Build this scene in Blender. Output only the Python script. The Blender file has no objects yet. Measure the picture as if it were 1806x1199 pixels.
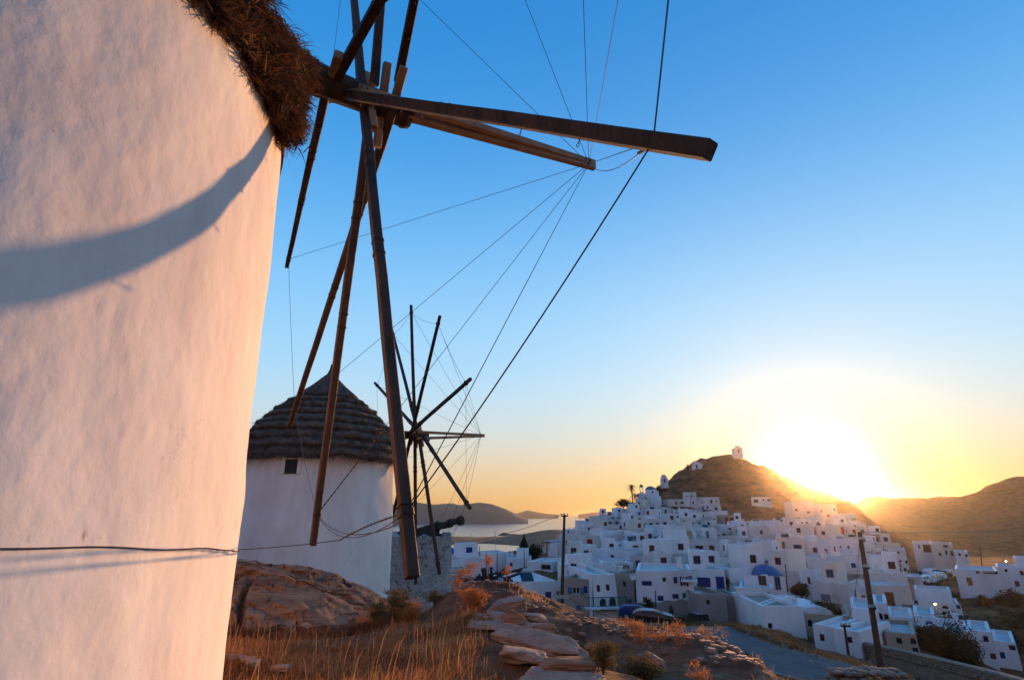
import bpy, math, random
import numpy as np
from mathutils import Vector, Matrix
random.seed(7); RNG = np.random.RandomState(7)
SC = bpy.context.scene
COL = SC.collection
R = math.radians
PI = math.pi
# ------------------------------------------------------------------ camera
FPX, CX, CY = 950.0, 903.0, 599.5          # focal length in pixels of an 1806 px wide picture
PITCH = math.atan(307 / FPX)
cp, sp = math.cos(PITCH), math.sin(PITCH)
cam = bpy.data.cameras.new('camera')
cam.sensor_width = 36; cam.lens = 36 * FPX / 1806
cam.clip_start = 0.05; cam.clip_end = 90000
co = bpy.data.objects.new('camera', cam); COL.objects.link(co)
co.location = (0, 0, 0); co.rotation_euler = (R(90) + PITCH, 0, 0)
SC.camera = co
# ------------------------------------------------------------------ exposure and render settings
SC.view_settings.view_transform = 'Standard'
SC.view_settings.look = 'None'
SC.view_settings.exposure = 0.42
SC.view_settings.gamma = 1.0
SC.view_settings.use_curve_mapping = False
SC.render.engine = 'CYCLES'
SC.cycles.use_denoising = True
SC.cycles.max_bounces = 6
SC.cycles.diffuse_bounces = 3
SC.cycles.volume_bounces = 0
SC.cycles.transparent_max_bounces = 6
SC.cycles.sample_clamp_indirect = 6.0
SC.cycles.caustics_reflective = False
SC.cycles.caustics_refractive = False
# ------------------------------------------------------------------ sky and sun
SUN_AZ, SUN_EL = R(28.6), R(3.3)           # azimuth clockwise from +Y
SUND = Vector((math.sin(SUN_AZ) * math.cos(SUN_EL), math.cos(SUN_AZ) * math.cos(SUN_EL), math.sin(SUN_EL)))
world = bpy.data.worlds.new('World'); SC.world = world; world.use_nodes = True
wn, wl = world.node_tree.nodes, world.node_tree.links
wn.clear()
def wnode(t, **kw):
    n = wn.new(t)
    for k, v in kw.items(): setattr(n, k, v)
    return n
def wmath(op, a, b=None, clamp=False):
    n = wnode('ShaderNodeMath', operation=op, use_clamp=clamp)
    for i, v in enumerate((a, b)):
        if v is None: continue
        if isinstance(v, (int, float)): n.inputs[i].default_value = v
        else: wl.new(v, n.inputs[i])
    return n.outputs[0]
tc = wnode('ShaderNodeTexCoord')
nrm = wnode('ShaderNodeVectorMath', operation='NORMALIZE'); wl.new(tc.outputs['Generated'], nrm.inputs[0])
sep = wnode('ShaderNodeSeparateXYZ'); wl.new(nrm.outputs[0], sep.inputs[0])
ramp = wnode('ShaderNodeValToRGB')
cr = ramp.color_ramp; cr.interpolation = 'B_SPLINE'
SKY = [(0.00, (0.78, 0.43, 0.17)), (0.045, (0.84, 0.54, 0.25)), (0.11, (0.70, 0.70, 0.62)), (0.18, (0.53, 0.74, 0.88)), (0.26, (0.41, 0.72, 1.00)),
       (0.42, (0.20, 0.56, 0.98)), (0.58, (0.060, 0.36, 0.84)), (0.75, (0.022, 0.26, 0.70)), (1.00, (0.015, 0.20, 0.60))]
SKY2 = [(0.00, (0.44, 0.36, 0.38)), (0.08, (0.55, 0.42, 0.44)), (0.20, (0.48, 0.42, 0.52)), (0.40, (0.26, 0.36, 0.60)), (0.65, (0.07, 0.26, 0.62)), (1.00, (0.02, 0.18, 0.56))]  # sky opposite the sun, out of view, brightened as added fill for shaded walls
while len(cr.elements) > 1: cr.elements.remove(cr.elements[-1])
cr.elements[0].position = SKY[0][0]; cr.elements[0].color = (*SKY[0][1], 1)
for p_, c_ in SKY[1:]:
    e_ = cr.elements.new(p_); e_.color = (*c_, 1)
wl.new(sep.outputs['Z'], ramp.inputs[0])
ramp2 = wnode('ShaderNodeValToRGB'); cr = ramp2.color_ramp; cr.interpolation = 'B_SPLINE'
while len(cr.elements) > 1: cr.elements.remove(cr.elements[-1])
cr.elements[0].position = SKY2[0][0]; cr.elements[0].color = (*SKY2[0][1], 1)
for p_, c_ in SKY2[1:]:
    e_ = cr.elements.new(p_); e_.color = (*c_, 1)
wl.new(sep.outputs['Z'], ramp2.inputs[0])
dot = wnode('ShaderNodeVectorMath', operation='DOT_PRODUCT'); wl.new(nrm.outputs[0], dot.inputs[0]); dot.inputs[1].default_value = SUND
ang = wmath('ARCCOSINE', dot.outputs['Value'])
def lobe(width, power, colour, strength):
    q = wmath('POWER', wmath('DIVIDE', ang, R(width)), power)
    v = wmath('EXPONENT', wmath('MULTIPLY', q, -1.0))
    bg = wnode('ShaderNodeBackground'); bg.inputs[0].default_value = (*colour, 1)
    wl.new(wmath('MULTIPLY', v, strength), bg.inputs[1])
    return bg.outputs[0]
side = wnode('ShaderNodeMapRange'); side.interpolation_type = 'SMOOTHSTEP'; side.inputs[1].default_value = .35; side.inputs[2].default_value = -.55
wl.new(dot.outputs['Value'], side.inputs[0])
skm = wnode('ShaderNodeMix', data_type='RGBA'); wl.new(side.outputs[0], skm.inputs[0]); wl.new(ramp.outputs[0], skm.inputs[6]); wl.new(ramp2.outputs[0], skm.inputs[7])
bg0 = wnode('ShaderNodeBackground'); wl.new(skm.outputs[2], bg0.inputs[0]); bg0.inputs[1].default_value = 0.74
nis = wnode('ShaderNodeTexSky'); nis.sky_type = 'NISHITA'; nis.sun_disc = False
nis.sun_elevation = SUN_EL; nis.sun_rotation = SUN_AZ; nis.air_density = 1.0; nis.dust_density = 0.3; nis.ozone_density = 1.5
bg1 = wnode('ShaderNodeBackground'); wl.new(nis.outputs[0], bg1.inputs[0]); bg1.inputs[1].default_value = 0.0012
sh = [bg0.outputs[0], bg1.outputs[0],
      lobe(18, 1.25, (1.0, 0.62, 0.10), 0.33),
      lobe(6.0, 1.6, (1.0, 0.78, 0.25), 0.10),
      lobe(2.6, 2.0, (1.0, 0.92, 0.70), 2.2)]
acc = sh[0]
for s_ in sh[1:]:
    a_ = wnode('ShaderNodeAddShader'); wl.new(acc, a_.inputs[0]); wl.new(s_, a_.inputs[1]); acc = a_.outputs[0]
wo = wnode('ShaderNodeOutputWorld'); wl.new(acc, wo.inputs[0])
world.cycles.sampling_method = 'MANUAL'; world.cycles.sample_map_resolution = 1024
sun = bpy.data.lights.new('sun', 'SUN'); sun.energy = 4.8; sun.angle = R(0.8); sun.color = (1.0, 0.50, 0.21)
so = bpy.data.objects.new('sun', sun); COL.objects.link(so)
so.rotation_euler = SUND.to_track_quat('Z', 'Y').to_euler(); so.location = (60, 100, 40)

# ------------------------------------------------------------------ picture geometry helpers (used once, to find real places)
def ray(u, v):
    x = (u - CX) / FPX; y = (CY - v) / FPX
    return np.array([x, cp - y * sp, sp + y * cp])
def at_depth(u, v, d): return ray(u, v) * d          # d = distance along the view axis
def at_r(u, v, r):                                   # r = horizontal distance
    q = ray(u, v); return q * (r / math.hypot(q[0], q[1]))
def te_theta(th, v):                                 # tangent of elevation of picture row v in the azimuth th
    y = (CY - v) / FPX
    return (sp + y * cp) * np.cos(th) / (cp - y * sp)
def proj(p):
    X, Y, Z = p; d = Y * cp + Z * sp; up = -Y * sp + Z * cp
    return CX + FPX * X / d, CY - FPX * up / d, d

# ------------------------------------------------------------------ noise
class Noise:
    def __init__(s, seed): s.t = np.random.RandomState(seed).rand(64, 64, 64).astype(np.float32)
    def val(s, x, y, z=0.0):
        x, y, z = np.broadcast_arrays(np.asarray(x, float), np.asarray(y, float), np.asarray(z, float))
        xi, yi, zi = np.floor(x).astype(int), np.floor(y).astype(int), np.floor(z).astype(int)
        fx, fy, fz = x - xi, y - yi, z - zi
        fx, fy, fz = [f * f * (3 - 2 * f) for f in (fx, fy, fz)]
        g = lambda a, b, c: s.t[(xi + a) & 63, (yi + b) & 63, (zi + c) & 63]
        L = lambda a, b, t: a + (b - a) * t
        return L(L(L(g(0,0,0), g(1,0,0), fx), L(g(0,1,0), g(1,1,0), fx), fy), L(L(g(0,0,1), g(1,0,1), fx), L(g(0,1,1), g(1,1,1), fx), fy), fz) * 2 - 1
    def fbm(s, x, y, z=0.0, octaves=4, gain=.5):
        o, a, f = 0.0, 1.0, 1.0
        for k in range(octaves):
            o = o + a * s.val(np.asarray(x) * f + 7.3 * k, np.asarray(y) * f + 3.1 * k, np.asarray(z) * f + 1.7 * k); a *= gain; f *= 2.03
        return o
N1, N2 = Noise(11), Noise(12)

# ------------------------------------------------------------------ mesh building
class MB:
    def __init__(s): s.v, s.f, s.m = [], [], []
    def add(s, vs, fs, m=0):
        b = len(s.v); s.v.extend([tuple(map(float, q)) for q in vs]); s.f.extend([tuple(i + b for i in q) for q in fs]); s.m.extend([m] * len(fs))
    def hexa(s, p, m=0):   # 8 points: bottom ring 0-3, top ring 4-7 (counter-clockwise from above)
        s.add(p, [(3,2,1,0),(4,5,6,7),(0,1,5,4),(1,2,6,5),(2,3,7,6),(3,0,4,7)], m)
    def box(s, x0, x1, y0, y1, z0, z1, m=0):
        s.hexa([(x0,y0,z0),(x1,y0,z0),(x1,y1,z0),(x0,y1,z0),(x0,y0,z1),(x1,y0,z1),(x1,y1,z1),(x0,y1,z1)], m)
    def beam(s, a, b, w0, w1=None, h0=None, h1=None, up=(0,0,1), segs=1, wob=0.0, rnd=None, roll=0, m=0):
        a, b = Vector(a), Vector(b); w1 = w1 or w0; h0 = h0 or w0; h1 = h1 or w1
        d = (b - a).normalized(); x = d.cross(Vector(up))
        if x.length < 1e-4: x = d.cross(Vector((1,0,0)))
        x.normalize(); z = x.cross(d)
        if roll: q = Matrix.Rotation(roll, 3, d); x = q @ x; z = q @ z
        rnd = rnd or random
        vs = []
        for k in range(segs + 1):
            t = k / segs; c = a.lerp(b, t); w = w0 + (w1 - w0) * t; h = h0 + (h1 - h0) * t
            if 0 < k < segs and wob: c = c + x * rnd.uniform(-wob, wob) + z * rnd.uniform(-wob, wob)
            e = min(w, h) * .10
            for sx, sz in ((-1,-1),(1,-1),(1,1),(-1,1)):
                ex, ez = (w/2, h/2 - e) if sx == sz else (w/2 - e, h/2)
                vs.append(c + x*sx*ex + z*sz*ez)
                ex, ez = (w/2 - e, h/2) if sx == sz else (w/2, h/2 - e)
                vs.append(c + x*sx*ex + z*sz*ez)
        n = 8
        fs = [tuple(range(n)), tuple(reversed(range(segs*n, segs*n + n)))]
        for k in range(segs):
            for i in range(n):
                j = (i + 1) % n; fs.append((k*n+i, (k+1)*n+i, (k+1)*n+j, k*n+j))
        s.add(vs, fs, m)
    def tube(s, pts, r, n=6, r1=None, m=0, cap=True):
        pts = [Vector(p) for p in pts]; r1 = r if r1 is None else r1
        vs, fs = [], []; L = len(pts)
        prev = None
        for i, p in enumerate(pts):
            d = (pts[min(i+1, L-1)] - pts[max(i-1, 0)]).normalized()
            if prev is None:
                x = d.cross(Vector((0,0,1)))
                if x.length < 1e-3: x = d.cross(Vector((1,0,0)))
            else: x = prev - d * prev.dot(d)
            x.normalize(); prev = x; z = d.cross(x)
            rr = r + (r1 - r) * i / max(1, L - 1)
            for k in range(n):
                a = 2*PI*k/n; vs.append(p + x*math.cos(a)*rr + z*math.sin(a)*rr)
        for i in range(L-1):
            for k in range(n):
                j = (k+1) % n; fs.append((i*n+k, i*n+j, (i+1)*n+j, (i+1)*n+k))
        if cap: fs.append(tuple(reversed(range(n)))); fs.append(tuple(range((L-1)*n, L*n)))
        s.add(vs, fs, m)
    def lathe(s, prof, n=24, c=(0,0,0), m=0, a0=0, a1=2*PI):
        full = abs(a1 - a0 - 2*PI) < 1e-6; cols = n if full else n + 1
        vs = [(c[0]+r*math.cos(a0+(a1-a0)*k/n), c[1]+r*math.sin(a0+(a1-a0)*k/n), c[2]+z) for r, z in prof for k in range(cols)]
        fs = []
        for i in range(len(prof)-1):
            for k in range(n):
                j = (k+1) % cols; fs.append((i*cols+k, i*cols+j, (i+1)*cols+j, (i+1)*cols+k))
        s.add(vs, fs, m)
    def build(s, name, mats, parent=None, smooth=False, world=True):
        me = bpy.data.meshes.new(name)
        vs = s.v
        if parent is not None and world:
            M = wmat(parent).inverted(); vs = [tuple(M @ Vector(q)) for q in vs]
        me.from_pydata(vs, [], s.f)
        mats = mats if isinstance(mats, (list, tuple)) else [mats]
        for q in mats: me.materials.append(q)
        if any(s.m): me.polygons.foreach_set('material_index', s.m)
        if smooth: me.polygons.foreach_set('use_smooth', [True]*len(me.polygons))
        me.validate(); me.update()
        return link(name, me, parent)
def wmat(o):
    M = Matrix.Translation(o.location) @ o.rotation_euler.to_matrix().to_4x4()
    return wmat(o.parent) @ M if o.parent else M
def link(name, me, parent=None):
    o = bpy.data.objects.new(name, me); COL.objects.link(o)
    if parent is not None: o.parent = parent
    return o
def np_mesh(name, verts, faces, mats, parent=None, smooth=False):   # faces: (n,k) int array, all the same k
    me = bpy.data.meshes.new(name)
    verts = np.asarray(verts, np.float32); faces = np.asarray(faces, np.int32)
    if parent is not None:
        M = np.array(wmat(parent).inverted()); verts = (verts @ M[:3,:3].T + M[:3,3]).astype(np.float32)
    k = faces.shape[1]
    me.vertices.add(len(verts)); me.vertices.foreach_set('co', verts.ravel())
    me.loops.add(faces.size); me.loops.foreach_set('vertex_index', faces.ravel())
    me.polygons.add(len(faces)); me.polygons.foreach_set('loop_start', np.arange(0, faces.size, k, dtype=np.int32))
    if smooth: me.polygons.foreach_set('use_smooth', np.ones(len(faces), bool))
    for q in (mats if isinstance(mats, (list, tuple)) else [mats]): me.materials.append(q)
    me.update(calc_edges=True)
    return link(name, me, parent)
def grid_faces(nr, nc, wrap=False):
    i = np.arange(nr-1)[:,None]; j = np.arange(nc if wrap else nc-1)[None,:]; j1 = (j+1) % nc
    a = i*nc + j; b = i*nc + j1; c = (i+1)*nc + j1; d = (i+1)*nc + j
    return np.stack([a,b,c,d], -1).reshape(-1, 4)
def tag(o, label=None, cat=None, group=None, kind=None):
    for k, v in (('label', label), ('category', cat), ('group', group), ('kind', kind)):
        if v: o[k] = v
    return o
def thing(name, label, cat, loc=(0,0,0), rz=0, group=None):
    o = bpy.data.objects.new(name, None); COL.objects.link(o); o.empty_display_size = .2
    o.location = loc; o.rotation_euler = (0, 0, rz)
    return tag(o, label, cat, group)

# ------------------------------------------------------------------ materials
def mat(name, col, rough=.85, var=.0, col2=None, scale=3.0, bump=0.0, bscale=20.0, detail=6, stretch=(1,1,1), spec=.3, metal=0, extra=None, coord='Object', trans=0):
    m = bpy.data.materials.new(name); m.use_nodes = True
    nt = m.node_tree; N, L = nt.nodes, nt.links
    b = N['Principled BSDF']; b.inputs['Roughness'].default_value = rough
    b.inputs['Specular IOR Level'].default_value = spec; b.inputs['Metallic'].default_value = metal
    b.inputs['Base Color'].default_value = (*col, 1)
    t = N.new('ShaderNodeTexCoord'); mp = N.new('ShaderNodeMapping'); mp.inputs['Scale'].default_value = stretch
    L.new(t.outputs[coord], mp.inputs[0])
    if col2:
        nz = N.new('ShaderNodeTexNoise'); nz.inputs['Scale'].default_value = scale; nz.inputs['Detail'].default_value = detail
        nz.inputs['Roughness'].default_value = .62
        L.new(mp.outputs[0], nz.inputs['Vector'])
        r = N.new('ShaderNodeValToRGB'); r.color_ramp.elements[0].position = .32; r.color_ramp.elements[1].position = .68
        r.color_ramp.elements[0].color = (*col, 1); r.color_ramp.elements[1].color = (*col2, 1)
        L.new(nz.outputs[0], r.inputs[0]); L.new(r.outputs[0], b.inputs['Base Color'])
        if extra:   # (colour, scale, threshold, softness)
            n2 = N.new('ShaderNodeTexNoise'); n2.inputs['Scale'].default_value = extra[1]; n2.inputs['Detail'].default_value = 8; n2.inputs['Roughness'].default_value = .7
            L.new(mp.outputs[0], n2.inputs['Vector'])
            mr = N.new('ShaderNodeMapRange'); mr.inputs[1].default_value = extra[2]; mr.inputs[2].default_value = extra[2] + extra[3]
            L.new(n2.outputs[0], mr.inputs[0])
            mx = N.new('ShaderNodeMix'); mx.data_type = 'RGBA'; L.new(mr.outputs[0], mx.inputs[0]); L.new(r.outputs[0], mx.inputs[6]); mx.inputs[7].default_value = (*extra[0], 1)
            L.new(mx.outputs[2], b.inputs['Base Color'])
    if bump:
        nb = N.new('ShaderNodeTexNoise'); nb.inputs['Scale'].default_value = bscale; nb.inputs['Detail'].default_value = 8
        L.new(mp.outputs[0], nb.inputs['Vector'])
        bp = N.new('ShaderNodeBump'); bp.inputs['Strength'].default_value = bump; bp.inputs['Distance'].default_value = .03
        L.new(nb.outputs[0], bp.inputs['Height']); L.new(bp.outputs[0], b.inputs['Normal'])
    if trans:
        tr = N.new('ShaderNodeBsdfTranslucent'); ms = N.new('ShaderNodeMixShader'); ms.inputs[0].default_value = trans
        src = b.inputs['Base Color']
        if src.is_linked: L.new(src.links[0].from_socket, tr.inputs[0])
        else: tr.inputs[0].default_value = (*col, 1)
        L.new(b.outputs[0], ms.inputs[1]); L.new(tr.outputs[0], ms.inputs[2]); L.new(ms.outputs[0], N['Material Output'].inputs[0])
    return m
M = {}
M['plaster'] = mat('whitewashed_plaster', (.80,.79,.77), .9, col2=(.70,.68,.66), scale=1.1, bump=.35, bscale=22, extra=((.55,.47,.40), 2.6, .66, .12))
M['plaster2'] = mat('whitewashed_plaster_far', (.80,.79,.78), .9, col2=(.70,.69,.68), scale=.9, bump=.3, bscale=9)
M['wood'] = mat('dark_weathered_wood', (.030,.017,.012), .75, col2=(.085,.042,.026), scale=5, bump=.6, bscale=30, stretch=(1,1,.25))
M['wood_new'] = mat('pale_fresh_wood', (.26,.15,.085), .7, col2=(.36,.22,.13), scale=7, bump=.3, bscale=40)
M['wood_grey'] = mat('charred_old_timber', (.02,.018,.018), .85, col2=(.06,.05,.045), scale=6, bump=.6, bscale=25)
M['iron'] = mat('rusty_iron', (.03,.018,.014), .6, col2=(.07,.03,.02), scale=30, metal=.4)
M['wire'] = mat('dark_steel_wire', (.03,.035,.045), .5, metal=.3)
M['straw'] = mat('brown_thatch', (.035,.015,.009), .9, col2=(.11,.050,.026), scale=6, bump=.8, bscale=60)
M['straw_fibre2'] = mat('grey_thatch_fibre', (.055,.036,.026), .85, col2=(.22,.15,.105), scale=7, trans=.2)
M['straw_fibre'] = mat('thatch_fibre', (.045,.020,.011), .8, col2=(.20,.095,.045), scale=9, trans=.25)
M['straw2'] = mat('grey_brown_thatch', (.050,.034,.026), .95, col2=(.18,.125,.092), scale=5, bump=.9, bscale=40)
M['rock'] = mat('brown_schist_rock', (.14,.052,.024), .92, col2=(.38,.19,.10), scale=2.2, bump=1.0, bscale=9, stretch=(.45,.7,4.5), extra=((.035,.018,.012), 3.2, .54, .12), detail=12)
M['rock_pale'] = mat('pale_schist_slab', (.22,.135,.095), .88, col2=(.40,.27,.20), scale=3.5, bump=1.0, bscale=14, stretch=(1,1,3), extra=((.07,.04,.028), 6, .56, .14))
M['grass'] = mat('dry_grass', (.24,.10,.045), .8, col2=(.44,.24,.11), scale=1.3, trans=.35)
M['grass2'] = mat('pale_dry_grass', (.36,.22,.11), .8, col2=(.22,.13,.06), scale=2.3, trans=.35)
M['umbel'] = mat('orange_dried_plant', (.42,.15,.04), .8, col2=(.55,.25,.08), scale=9, trans=.4)
M['shrub'] = mat('olive_shrub_leaf', (.10,.075,.025), .8, col2=(.22,.14,.05), scale=6, trans=.3)
M['leaf_dark'] = mat('dark_tree_leaf', (.020,.032,.014), .8, col2=(.05,.06,.025), scale=2, trans=.2)
M['leaf_brown'] = mat('dusty_bush_leaf', (.05,.045,.02), .8, col2=(.11,.075,.03), scale=1.5, trans=.2)
M['white'] = mat('white_house_paint', (.80,.80,.80), .88, col2=(.60,.59,.58), scale=.30, bump=.2, bscale=3, extra=((.44,.40,.36), .9, .60, .22), stretch=(1,1,.45), detail=8)
M['white_old'] = mat('weathered_white_paint', (.68,.67,.66), .9, col2=(.48,.46,.44), scale=.5, bump=.25, bscale=4, extra=((.34,.29,.24), 1.1, .56, .2), stretch=(1,1,.4), detail=8)
M['white_warm'] = mat('cream_house_paint', (.68,.64,.58), .88, col2=(.55,.51,.45), scale=.35, bump=.15, bscale=4)
M['beige'] = mat('beige_render', (.42,.35,.27), .9, col2=(.35,.28,.22), scale=.4, bump=.2, bscale=4)
M['grey_render'] = mat('bare_cement_render', (.33,.29,.27), .9, col2=(.25,.215,.20), scale=.5, bump=.3, bscale=4)
M['roof'] = mat('cement_roof', (.46,.45,.44), .9, col2=(.62,.61,.60), scale=.3)
M['roof_brown'] = mat('earthen_roof', (.27,.20,.15), .95, col2=(.34,.27,.21), scale=.5)
M['blue'] = mat('blue_paint', (.010,.022,.13), .55, col2=(.014,.04,.20), scale=3)
M['dome_blue'] = mat('blue_dome_paint', (.012,.10,.27), .55, col2=(.018,.12,.33), scale=.8)
M['blue_pale'] = mat('faded_blue_paint', (.10,.19,.30), .6, col2=(.07,.14,.24), scale=3)
M['brown_paint'] = mat('brown_paint', (.10,.035,.02), .6, col2=(.14,.05,.03), scale=3)
M['red_paint'] = mat('red_paint', (.30,.03,.02), .6)
M['orange_paint'] = mat('orange_door_paint', (.62,.13,.03), .6)
M['green_paint'] = mat('teal_paint', (.01,.13,.12), .5)
M['glass'] = mat('dark_window_glass', (.02,.022,.03), .15, spec=.5)
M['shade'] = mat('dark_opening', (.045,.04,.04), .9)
M['asphalt'] = mat('worn_asphalt', (.075,.073,.075), .9, col2=(.13,.125,.125), scale=1.2, bump=.3, bscale=30)
M['line'] = mat('road_paint', (.50,.50,.48), .8, col2=(.28,.28,.27), scale=4)
M['stone'] = mat('dry_stone', (.17,.115,.08), .9, col2=(.30,.22,.16), scale=2.5, bump=.5, bscale=12)
M['rubble'] = mat('rubble_masonry', (.30,.27,.25), .95, col2=(.46,.42,.39), scale=2.2, bump=1.0, bscale=7, extra=((.10,.08,.07), 2.6, .55, .10), detail=10)
for n_ in M['rubble'].node_tree.nodes:
    if n_.type == 'BUMP': n_.inputs['Distance'].default_value = .16
M['car'] = mat('black_car_paint', (.012,.012,.016), .25, spec=.6)
M['car_roof'] = mat('pale_car_roof', (.35,.33,.32), .5, spec=.5)  # laid over roof and bonnet, much paler than the body
M['car_white'] = mat('white_car_paint', (.7,.7,.72), .35, spec=.5)
M['rubber'] = mat('black_rubber', (.02,.02,.02), .8)
M['pole'] = mat('brown_pole_wood', (.055,.028,.020), .85, col2=(.10,.05,.033), scale=6, stretch=(4,4,.5))
M['galv'] = mat('galvanised_metal', (.45,.46,.48), .45, metal=.6)
M['island'] = mat('hazy_island_scrub', (.16,.115,.09), .95, col2=(.22,.16,.12), scale=.004)
# ================================================================== the ground: one sheet in polar steps round the view point
SEA = -40.0
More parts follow.
